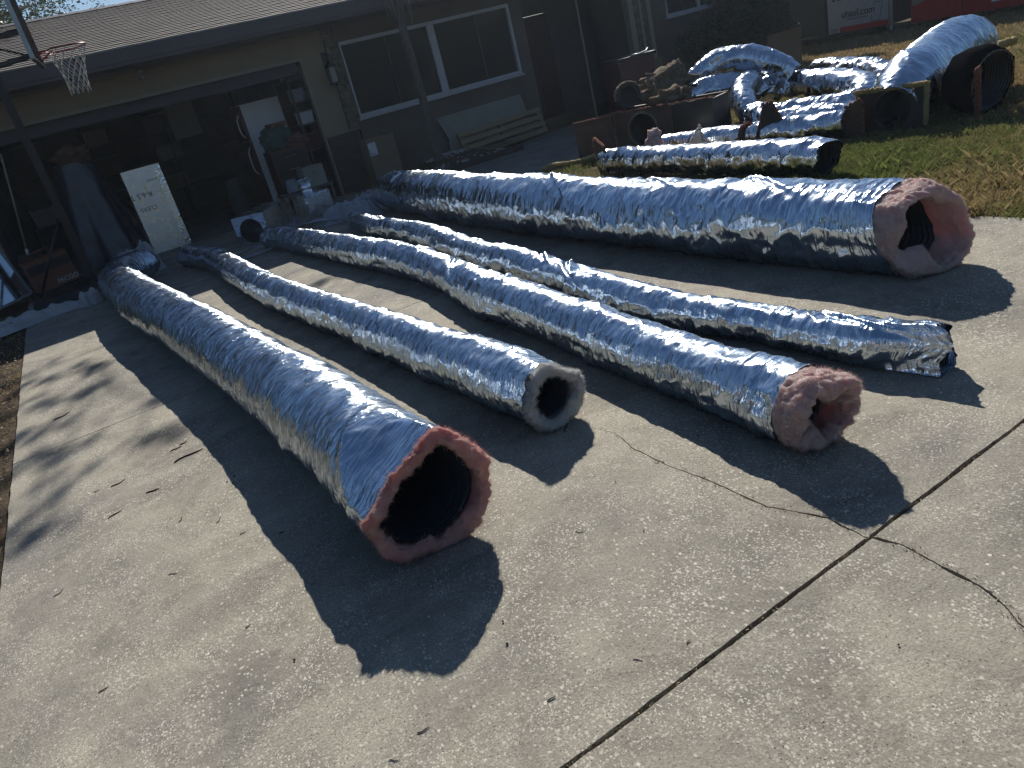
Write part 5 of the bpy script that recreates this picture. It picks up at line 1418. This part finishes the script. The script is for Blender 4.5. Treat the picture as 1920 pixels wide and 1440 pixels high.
# low bench in front with bucket and box
bh = thing('low_bench', 'low dark bench in front of the tool cabinet holding a carton and a bucket', 'bench', (3.36, 12.12, 0))
MB().box(-0.46, 0.36, -0.22, 0.22, 0.33, 0.36).bevel(0.004).build('top', M['fascia'], bh)
for sx in (-0.42, 0.32):
    for sy in (-0.18, 0.18): MB().box(sx - 0.02, sx + 0.02, sy - 0.02, sy + 0.02, 0, 0.329).build('leg', M['fascia'], bh)
cb = carton('pale taped carton standing on the low bench', (3.48, 12.12, 0.362), R(4), 0.34, 0.28, 0.30, m='card_pale', flap=False)
MB().lathe([(0.02, 0), (0.03, 0.01), (0.02, 0.02)], 12, (0.02, -0.148, 0.2)).build('tape_roll', M['grey_metal'], cb)
bk = thing('bucket', 'pale blue grey bucket upside down on the low bench', 'bucket', (3.12, 12.1, 0.362))
MB().lathe([(0.10, 0.0), (0.102, 0.012), (0.096, 0.015), (0.082, 0.19), (0.078, 0.195), (0.001, 0.196)], 28).build('pail', M['bucket'], bk)
MB().tube([(0.1, 0, 0.03), (0.08, -0.09, 0.02), (0, -0.125, 0.012), (-0.08, -0.09, 0.02), (-0.1, 0, 0.03)], 0.003, 5).build('bail', M['grey_metal'], bk)
tb = thing('toolbox', 'low maroon toolbox on the ground left of the bench', 'toolbox', (2.62, 11.85, 0), R(8))
MB().box(-0.25, 0.25, -0.13, 0.13, 0, 0.17).bevel(0.01).build('body', M['darkred'], tb)
MB().poly([(-0.255, -0.135, 0.172), (0.255, -0.135, 0.172), (0.255, -0.07, 0.23), (-0.255, -0.07, 0.23)], (0, 0.2, 0)).bevel(0.006).build('lid', M['darkred'], tb)
MB().tube([(-0.1, -0.0, 0.23), (-0.09, 0, 0.27), (0.09, 0, 0.27), (0.1, 0, 0.23)], 0.009, 8).build('handle', M['black_plastic'], tb)
# cube plenum with collar
pb = thing('foil_box', 'square foil faced plenum box with a round tin collar on its top', 'plenum box', (3.02, 10.62, 0.0), R(9))
MB().box(-0.20, 0.20, -0.02, 0.38, 0, 0.42).bevel(0.006).build('box', M['foil_flat'], pb, uv=True)
MB().box(-0.203, -0.16, -0.0225, -0.0205, 0.0, 0.42).box(-0.20, 0.20, -0.0225, -0.0205, 0.385, 0.42).build('edge_tape', M['foil_tape'], pb, uv=True)
def collar(parent, c, r_, h_, tilt=0.0, tabs=True):
    mt = Matrix.Translation(c) @ Matrix.Rotation(tilt, 4, 'Y')
    mb = MB().lathe([(r_ * 1.35, 0.001), (r_ * 1.35, 0.004), (r_, 0.005), (r_, h_ * 0.35), (r_ * 1.05, h_ * 0.4), (r_ * 1.05, h_ * 0.46), (r_, h_ * 0.5), (r_, h_ * 0.72), (r_ * 0.94, h_ * 0.72), (r_ * 0.94, 0.01)], 36, mt=mt, closed=True)
    o_ = mb.build('collar', M['tin'], parent, uv=True)
    if tabs:
        m2 = MB()
        for k in range(14):
            a = 2 * math.pi * k / 14
            m2.box(-0.003, 0.003, -r_ * 0.14, r_ * 0.14, 0, h_ * 0.3, mt @ Matrix.Rotation(a, 4, 'Z') @ Matrix.Translation((r_, 0, h_ * 0.7)) @ Matrix.Rotation(R(22), 4, 'Y'))
        m2.build('collar_teeth', M['tin'], o_, uv=True)
    return o_
collar(pb, (-0.02, 0.2, 0.42), 0.085, 0.20)
tc1 = thing('tin_collar', 'pale blue tin collar lying in the plastic sheeting by the foil box', 'collar', (3.26, 10.45, 0.02), R(0)); collar(tc1, (0, 0, 0.0), 0.07, 0.17, R(14))
tc2 = thing('tin_collar', 'small crumpled tin collar at the far end of the fattest duct', 'collar', (3.93, 11.15, 0.0), R(20)); collar(tc2, (0, 0, 0.0), 0.07, 0.16, R(40))
# duct box with round hole
az = math.atan2(-0.38, 0.32)
db = thing('takeoff_box', 'foil faced duct box with a round black opening facing the camera', 'duct box', (2.02, 10.62, 0.0), az + R(12))
mb = MB(); holed_plate(mb, 0.46, 0.40, 0.165, 0.025, cz=0.19); mb.build('front_board', M['foil_tape'], db, uv=True)
MB().box(-0.23, -0.205, 0.026, 0.95, 0, 0.40).box(0.205, 0.23, 0.026, 0.95, 0, 0.40).box(-0.204, 0.204, 0.026, 0.95, 0.375, 0.40).box(-0.204, 0.204, 0.925, 0.95, 0, 0.374).bevel(0.003).build('box', M['foil_flat'], db, uv=True)
MB().lathe([(0.163, 0.0), (0.156, -0.02), (0.163, -0.04), (0.156, -0.06), (0.163, -0.08), (0.156, -0.1), (0.16, -0.3), (0.001, -0.3)], 40, mt=Matrix.Translation((0, 0.0, 0.19)) @ Matrix.Rotation(R(90), 4, 'X'), closed=True).build('sleeve', M['liner'], db)
# crumpled sheets
def crumple(name, label, cat, m, w_, l_, amp, loc, rz, seed, base=0.0, n=70, fr=5.0, outline=0.25, bend=0.0):
    nx, ny_ = int(n * max(1, w_ / l_) ** 0.5), int(n * max(1, l_ / w_) ** 0.5)
    u = np.linspace(-0.5, 0.5, nx); v = np.linspace(-0.5, 0.5, ny_)
    U, Vv = np.meshgrid(u, v, indexing='ij')
    e1 = 1 + outline * (vnoise(Vv * 4 + 20, U * 0 + 3, seed) - 0.5) * 2; e2 = 1 + outline * (vnoise(U * 4 + 20, Vv * 0 + 9, seed) - 0.5) * 2
    X = U * w_ * e1; Y = Vv * l_ * e2 + bend * (U * 2) ** 2
    H = ridged(X * fr + 40, Y * fr + 40, seed, 3) ** 2 * amp + fbm(X * fr * 0.4 + 9, Y * fr * .4 + 7, seed + 2, 2) * amp * 0.8
    ed = np.minimum(0.5 - np.abs(U), 0.5 - np.abs(Vv)) * 2
    H = H * sstep(ed, 0, 0.35) * 1.0 + 0.006
    P = np.stack([X, Y, H + base], -1)
    idx = np.arange(nx * ny_).reshape(nx, ny_)
    F = np.stack([idx[:-1, :-1], idx[1:, :-1], idx[1:, 1:], idx[:-1, 1:]], -1).reshape(-1, 4)
    o = mesh_np(name, P.reshape(-1, 3), F, M[m], uv=np.stack([X, Y], -1).reshape(-1, 2))
    o.location = loc; o.rotation_euler = (0, 0, rz)
    return tag(o, label, cat)
o = crumple('printed_bag', 'crumpled white plastic bag with black printing flattened on the ground by the hoop base', 'bag', 'bag', 1.35, 0.34, 0.10, (-0.62, 10.38, 0), R(16), 5)
for k, (x, y, s_) in enumerate([(-0.35, 0.02, 0.10), (-0.1, 0.05, 0.09), (0.15, 0.04, 0.10), (0.42, 0.08, 0.07)]):
    MB().blob((x, y, 0.075), s_, 0.5, 6, 2, k, (1.3, 0.35, 0.12)).build('print_patch', M['ink'], o)
crumple('plastic_scrap', 'small knotted scrap of pale plastic beside the far end of the widest duct', 'plastic scrap', 'bag', 0.26, 0.22, 0.16, (-0.10, 10.25, 0), 0.3, 8)
crumple('plastic_sleeve', 'pale plastic sleeve curling behind the far end of the widest duct', 'plastic sleeve', 'sheet', 0.5, 0.42, 0.30, (0.62, 11.35, 0), 0.3, 9, fr=3)
crumple('plastic_sheeting', 'translucent sheeting heaped between the foil box and the thinnest duct', 'plastic sheeting', 'sheet', 0.8, 0.55, 0.16, (3.3, 10.15, 0), -0.6, 10)
crumple('plastic_sheeting', 'wide bluish sheeting spread behind the foil box', 'plastic sheeting', 'sheet', 0.9, 0.45, 0.12, (2.75, 11.2, 0), 0.3, 13)
crumple('plastic_sheeting', 'wrinkled sheeting sticking up between the foil box and the fattest duct', 'plastic sheeting', 'sheet', 0.4, 0.3, 0.24, (3.58, 10.3, 0), 0.2, 17)
pts = [(0, 0, .03), (0.3, 0.05, .05), (0.62, -0.02, .07), (0.9, -0.22, .06), (1.05, -0.5, .03)]
mb = MB()
def strap(pts, w_, m, name, label, cat, loc):
    C_, s = spline(np.array([(*p, 0) for p in pts]), 0.02)
    T_, N_, S_ = frames(C_)
    V = []
    for k in range(len(C_)):
        p = C_[k, :3]; tw_ = math.sin(k * 0.11) * 0.5
        d_ = S_[k] * math.cos(tw_) + N_[k] * math.sin(tw_)
        V += [p - d_ * w_ / 2, p - d_ * w_ * 0.15 + N_[k] * 0.012, p + d_ * w_ * 0.15 + N_[k] * 0.012, p + d_ * w_ / 2]
    idx = np.arange(len(V)).reshape(-1, 4)
    F = np.stack([idx[:-1, :-1], idx[:-1, 1:], idx[1:, 1:], idx[1:, :-1]], -1).reshape(-1, 4)
    o = mesh_np(name, V, F, M[m]); sm = o.modifiers.new('s', 'SOLIDIFY'); sm.thickness = 0.003
    o.location = loc
    return tag(o, label, cat)
strap([(0, 0, .05), (0.3, 0.13, .09), (0.6, 0.10, .10), (0.85, -0.08, .08), (0.98, -0.3, .05)], 0.09, 'sheet', 'plastic_strip', 'pale plastic strip running from the takeoff box to the sheeting', 'plastic strip', (2.22, 10.18, 0))
strap([(0, 0, .02), (0.22, 0.20, .03), (0.55, 0.18, .05), (0.66, -0.05, .05), (0.5, -0.22, .03), (0.2, -0.2, .02), (0.0, -0.02, .02)], 0.05, 'sheet', 'plastic_strip', 'pale plastic band curled in a loop on the ground before the takeoff box', 'plastic strip', (1.50, 9.95, 0))
# insulation board panel box with printing (reads upside down)
ib = thing('duct_board_box', 'tall foil faced duct board box with upside down printing standing in the garage doorway', 'duct board box', (1.22, 12.72, 0.03), rot=(R(-3), 0, R(1)))
MB().box(-0.275, 0.275, 0.0, 0.22, 0.0, 1.24).bevel(0.004).build('box', M['foil_flat'], ib, uv=True)
MB().box(0.19, 0.278, -0.0035, -0.0015, 0.02, 1.22).build('foil_tape', M['foil_tape'], ib, uv=True)
text('printing', 'R-6.5 T', 0.105, M['ink'], ib, (-0.13, -0.004, 0.86), (R(90), R(180), 0))
text('printing', 'CLEXS', 0.085, M['inkgrey'], ib, (-0.10, -0.004, 0.66), (R(90), R(180), 0))
text('printing', 'HVHVI', 0.05, M['inkgrey'], ib, (0.10, -0.004, 1.04), (R(90), R(180), 0))
# cardboard carton leaning by the garage pier, with paper label
cb = carton('tall brown cardboard carton with a white paper label against the garage pier', (4.72, 12.22, 0), R(2), 0.50, 0.34, 0.80, flap=False)
MB().box(-0.24, -0.10, -0.1745, -0.1725, 0.54, 0.74).build('paper_label', M['label'], cb)
MB().box(-0.225, -0.215, -0.1765, -0.175, 0.56, 0.64).box(-0.214, -0.13, -0.1765, -0.175, 0.56, 0.568).build('label_print', M['ink'], cb)
# flattened white carton and pallet under the window
fc = thing('flattened_carton', 'pale flattened carton leaning under the white framed window behind the pallet', 'carton', (6.95, 12.42, 0.06), rot=(R(-12), 0, 0))
MB().poly([(-0.88, 0, 0.03), (0.93, 0, 0.03), (0.90, 0, 0.42), (0.88, 0, 0.74), (-0.90, 0, 0.74), (-0.80, 0, 0.35)], (0, 0.008, 0)).build('sheet', M['card_pale'], fc)
MB().poly([(-0.78, -0.008, 0.06), (0.9, -0.008, 0.02), (0.4, -0.34, -0.02), (-0.1, -0.42, -0.02)], (0, 0.0, 0.006)).build('flap', M['card_pale'], fc)
pt = thing('wooden_pallet', 'wooden pallet standing on its edge against the flattened carton', 'pallet', (7.10, 12.12, 0.05), rot=(R(-16), R(-1), R(0)))
for i in range(3): MB().box(-0.86 + i * 0.835, -0.86 + i * 0.835 + 0.05, 0.02, 0.11, 0.0, 0.46).bevel(0.003).build('stringer', M['wood'], pt)
for i in range(4): MB().box(-0.88, 0.88, 0.0, 0.018, 0.0 + i * 0.125, 0.08 + i * 0.125).bevel(0.003).build('slat', M['wood'], pt)
for i in range(3): MB().box(-0.88, 0.88, 0.112, 0.13, 0.0 + i * 0.18, 0.07 + i * 0.18).bevel(0.003).build('slat', M['wood'], pt)
# left edge: mirror, stick, orange packaging, draped thing with bag
mr = thing('leaning_mirror', 'pale framed mirror leaning at the far left reflecting foliage and sky', 'mirror', (-0.98, 12.0, 0.08), rot=(R(-14), R(-6), R(22)))
MB().box(-0.23, 0.23, 0.0, 0.008, 0.03, 0.72).build('glass', M['mirror'], mr, uv=True)
MB().box(-0.26, -0.231, -0.01, 0.02, 0.0, 0.75).box(0.231, 0.26, -0.01, 0.02, 0.0, 0.75).box(-0.231, 0.231, -0.01, 0.02, 0.0, 0.029).box(-0.231, 0.231, -0.01, 0.02, 0.721, 0.75).build('frame', M['bucket'], mr)
bs = thing('broom', 'broom with a pale handle and white ferrule leaning inside the far left of the garage', 'broom', (-0.60, 12.15, 0.56), rot=(0, R(11), 0))
MB().tube([(0, 0, 0.12), (0, 0, 1.35)], 0.012, 8).build('handle', M['beige'], bs)
MB().tube([(0, 0, 0.04), (0, 0, 0.12)], 0.018, 8).build('ferrule', M['label'], bs)
MB().box(-0.13, 0.13, -0.03, 0.03, -0.02, 0.04).box(-0.13, 0.13, -0.025, 0.025, -0.14, -0.021).bevel(0.006).build('head', M['black_plastic'], bs)
oc = thing('equipment_carton', 'dark orange printed equipment carton left of the hoop pole', 'carton', (-0.42, 12.02, 0.12), rot=(0, R(-4), R(12)))
MB().box(-0.27, 0.27, -0.16, 0.16, 0.0, 0.42).bevel(0.006).build('carton', M['orange'], oc)
MB().box(-0.272, 0.272, -0.1625, -0.1605, 0.24, 0.36).build('dark_band', M['ink'], oc)
text('lettering', 'PECGO', 0.085, M['label'], oc, (0.13, -0.165, 0.06), (R(90), 0, 0))
MB().tube([(-0.12, 0, 0.42), (-0.1, 0, 0.5), (0.12, 0, 0.5), (0.14, 0, 0.42)], 0.012, 8).build('handle', M['orange'], oc)
cs = thing('low_crate', 'black crate under the equipment carton', 'crate', (-0.42, 12.05, 0.0), R(12)); MB().box(-0.33, 0.33, -0.2, 0.2, 0, 0.115).bevel(0.01).build('body', M['black_plastic'], cs)
# draped sheet
nu, nv = 90, 60
u = np.linspace(0, 2 * np.pi, nu, endpoint=False); v = np.linspace(0, 1, nv)
U, Vv = np.meshgrid(u, v, indexing='ij')
rad = 0.27 + 0.30 * Vv ** 1.2 + 0.06 * np.sin(U * 5 + 2 * Vv) * Vv + 0.05 * np.sin(U * 11 + 1) * Vv ** 2 + 0.05 * (fbm(U * 2, Vv * 4 + 3, 4, 3) - 0.5)
P = np.stack([rad * np.cos(U) * 1.0, rad * np.sin(U) * 0.8, 1.52 * (1 - Vv) ** 0.9 + 0.02 + 0.03 * np.sin(U * 3)], -1)
P[:, 0, :2] *= 0.05
idx = np.arange(nu * nv).reshape(nu, nv); nx_ = np.roll(idx, -1, 0)
F = np.stack([idx[:, :-1], nx_[:, :-1], nx_[:, 1:], idx[:, 1:]], -1).reshape(-1, 4)
o = mesh_np('draped_sheet', P.reshape(-1, 3), F, M['tarp']); o.location = (0.42, 13.4, 0.03); tag(o, 'dusty plastic sheet draped over a tall object just inside the garage behind the hoop pole', 'dust sheet')
o = MB().blob((0, 0, 0), 0.2, 0.4, 4, 4, 6, (1.25, 0.9, 0.6)).build('bundle', M['cloth']); o.location = (0.45, 13.3, 1.66); tag(o, 'crumpled pale brown bundle on top of the draped sheet', 'bundle')
# stacked chairs / cans in the dark
for k, (x, y, z, s_) in enumerate([(2.75, 14.6, 0.03, 0.3), (2.75, 14.6, 0.34, 0.26)]):
    t_ = thing('paint_can', ['lower dark can left of the refrigerator', 'upper dark can left of the refrigerator'][k], 'can', (x, y, z))
    MB().lathe([(s_ * 0.5, 0), (s_ * 0.5, 0.30), (s_ * 0.52, 0.302), (s_ * 0.5, 0.306), (0.001, 0.304)], 28).build('can', M['bucket'], t_)

# ------------------------------------------------------------------ unseen tree line, added to give windows and foil dark reflections
q = random.Random(77)
cl = []
for k in range(150):
    a = math.pi * (1.02 + 0.96 * k / 150.0)
    rr = q.uniform(26, 34)
    cl.append((math.cos(a) * rr, math.sin(a) * rr + 6, q.uniform(0.6, 1.6 + 4.5 * abs(math.sin(k * 0.16))), q.uniform(1.2, 2.4)))
for k in range(40):
    cl.append((-14 - q.uniform(0, 4), -4 + k * 0.7, q.uniform(0.8, 4.5), q.uniform(0.9, 1.8)))
tl_ = leaves(None, 'reflection_tree_line', None, cl, 60000, 0.55, GREENS, 14)
tag(tl_, 'unseen dark tree line added for reflections, across the street and beside the plot', 'trees', kind='stuff')

# ================================================================== VEHICLES AT THE RIGHT
FXV = 16.2
mc = thing('moving_container', 'dark green moving container with a white advertising panel, parked beside the house', 'container', (FXV, 12.0, 0))
MB().box(0.0, 2.4, -1.25, 2.9, 0.16, 2.6).bevel(0.01).build('box', M['navy'], mc)
MB().box(-0.02, -0.002, -1.24, -1.14, 0.16, 2.6).build('corner_post', M['navy'], mc)
MB().box(-0.03, -0.002, 0.42, 0.60, 0.1, 2.6).build('corner_post', M['navy'], mc)
MB().box(-0.018, -0.003, -1.12, 0.36, 0.13, 2.4).bevel(0.003).build('panel', M['panel'], mc)
MB().box(-0.0215, -0.0185, -1.11, 0.06, 0.14, 0.27).build('red_band', M['red'], mc)
rt = (R(90), 0, R(-90))
text('lettering', 'uhaul.com', 0.20, M['ink'], mc, (-0.0225, -0.40, 0.52), rt, bold=0.002)
text('lettering', '& SHIP', 0.15, M['ink'], mc, (-0.0225, 0.02, 0.87), rt, bold=0.004)
text('lettering', 'MOVING & STORAGE', 0.055, M['inkgrey'], mc, (-0.0225, -0.38, 0.405), rt)
text('lettering', 'U-BOX\n8 x 5', 0.06, M['inkgrey'], mc, (-0.0225, 0.21, 0.20), rt)
mb = MB()
for a, b in (((-0.91, 0.28), (-1.00, 0.64)), ((-1.00, 0.64), (-0.80, 0.66)), ((-0.80, 0.66), (-0.785, 0.60)), ((-0.91, 0.28), (-0.72, 0.29)), ((-0.72, 0.29), (-0.735, 0.41))):
    mb.tube([(-0.0235, *a), (-0.0235, *b)], 0.006, 5)
mb.build('phone_outline', M['ink'], mc)
for y_ in (-0.6, 1.8):
    MB().lathe([(0.2, -0.1), (0.26, -0.08), (0.26, 0.08), (0.2, 0.1)], 24, mt=Matrix.Translation((0.5, y_, 0.255)) @ Matrix.Rotation(R(90), 4, 'Y')).build('wheel', M['tyre'], mc)
MB().box(-0.06, -0.02, -1.05, 1.6, 0.13, 0.158).build('skid', M['black'], mc)
ps = thing('white_post', 'thin white post standing at the corner of the moving container', 'post', (16.0, 10.70, 0))
MB().tube([(0, 0, 0.14), (0, 0, 1.6)], 0.032, 14).build('pipe', M['trim'], ps); MB().tube([(0, 0, 0), (0, 0, 0.139)], 0.045, 14).build('footing', M['bucket'], ps)
rv = thing('red_trailer', 'red and white box trailer parked behind the lawn at the right', 'trailer', (FXV, 9.0, 0))
MB().box(0.0, 2.2, -2.6, 1.40, 0.10, 2.3).bevel(0.02).build('body', M['red'], rv)
mb = MB().poly([(-0.003, 1.36, 0.42), (-0.003, 1.36, 1.9), (-0.003, 0.35, 1.9), (-0.003, 0.35, 0.70)], (-0.003, 0, 0)); mb.build('pale_side', M['beige'], rv)
MB().box(-0.004, -0.001, 0.33, 0.35, 0.2, 1.9).build('seam', M['black'], rv)
lp = MB().box(-0.012, -0.001, -0.52, -0.22, 0.24, 0.39).build('licence_plate', M['label'], rv)
text('lettering', 'AE10355', 0.075, M['ink'], lp, (-0.0135, -0.37, 0.31), rt)
MB().box(-0.006, -0.002, -0.56, -0.18, 0.40, 0.62).build('plate_recess', M['black'], rv)
for y_ in (-1.6, 0.6):
    wv_ = MB().lathe([(0.2, -0.1), (0.3, -0.09), (0.3, 0.09), (0.2, 0.1)], 28, mt=Matrix.Translation((0.22, y_, 0.27)) @ Matrix.Rotation(R(90), 4, 'Y')).build('wheel', M['tyre'], rv)
    MB().lathe([(0.05, -0.108), (0.17, -0.105), (0.19, -0.102), (0.05, -0.112)], 20, mt=Matrix.Translation((0.22, y_, 0.27)) @ Matrix.Rotation(R(90), 4, 'Y')).build('hub', M['grey_metal'], wv_)
MB().box(0.1, 2.1, -2.5, 1.4, 0.12, 0.188).build('chassis', M['black'], rv)
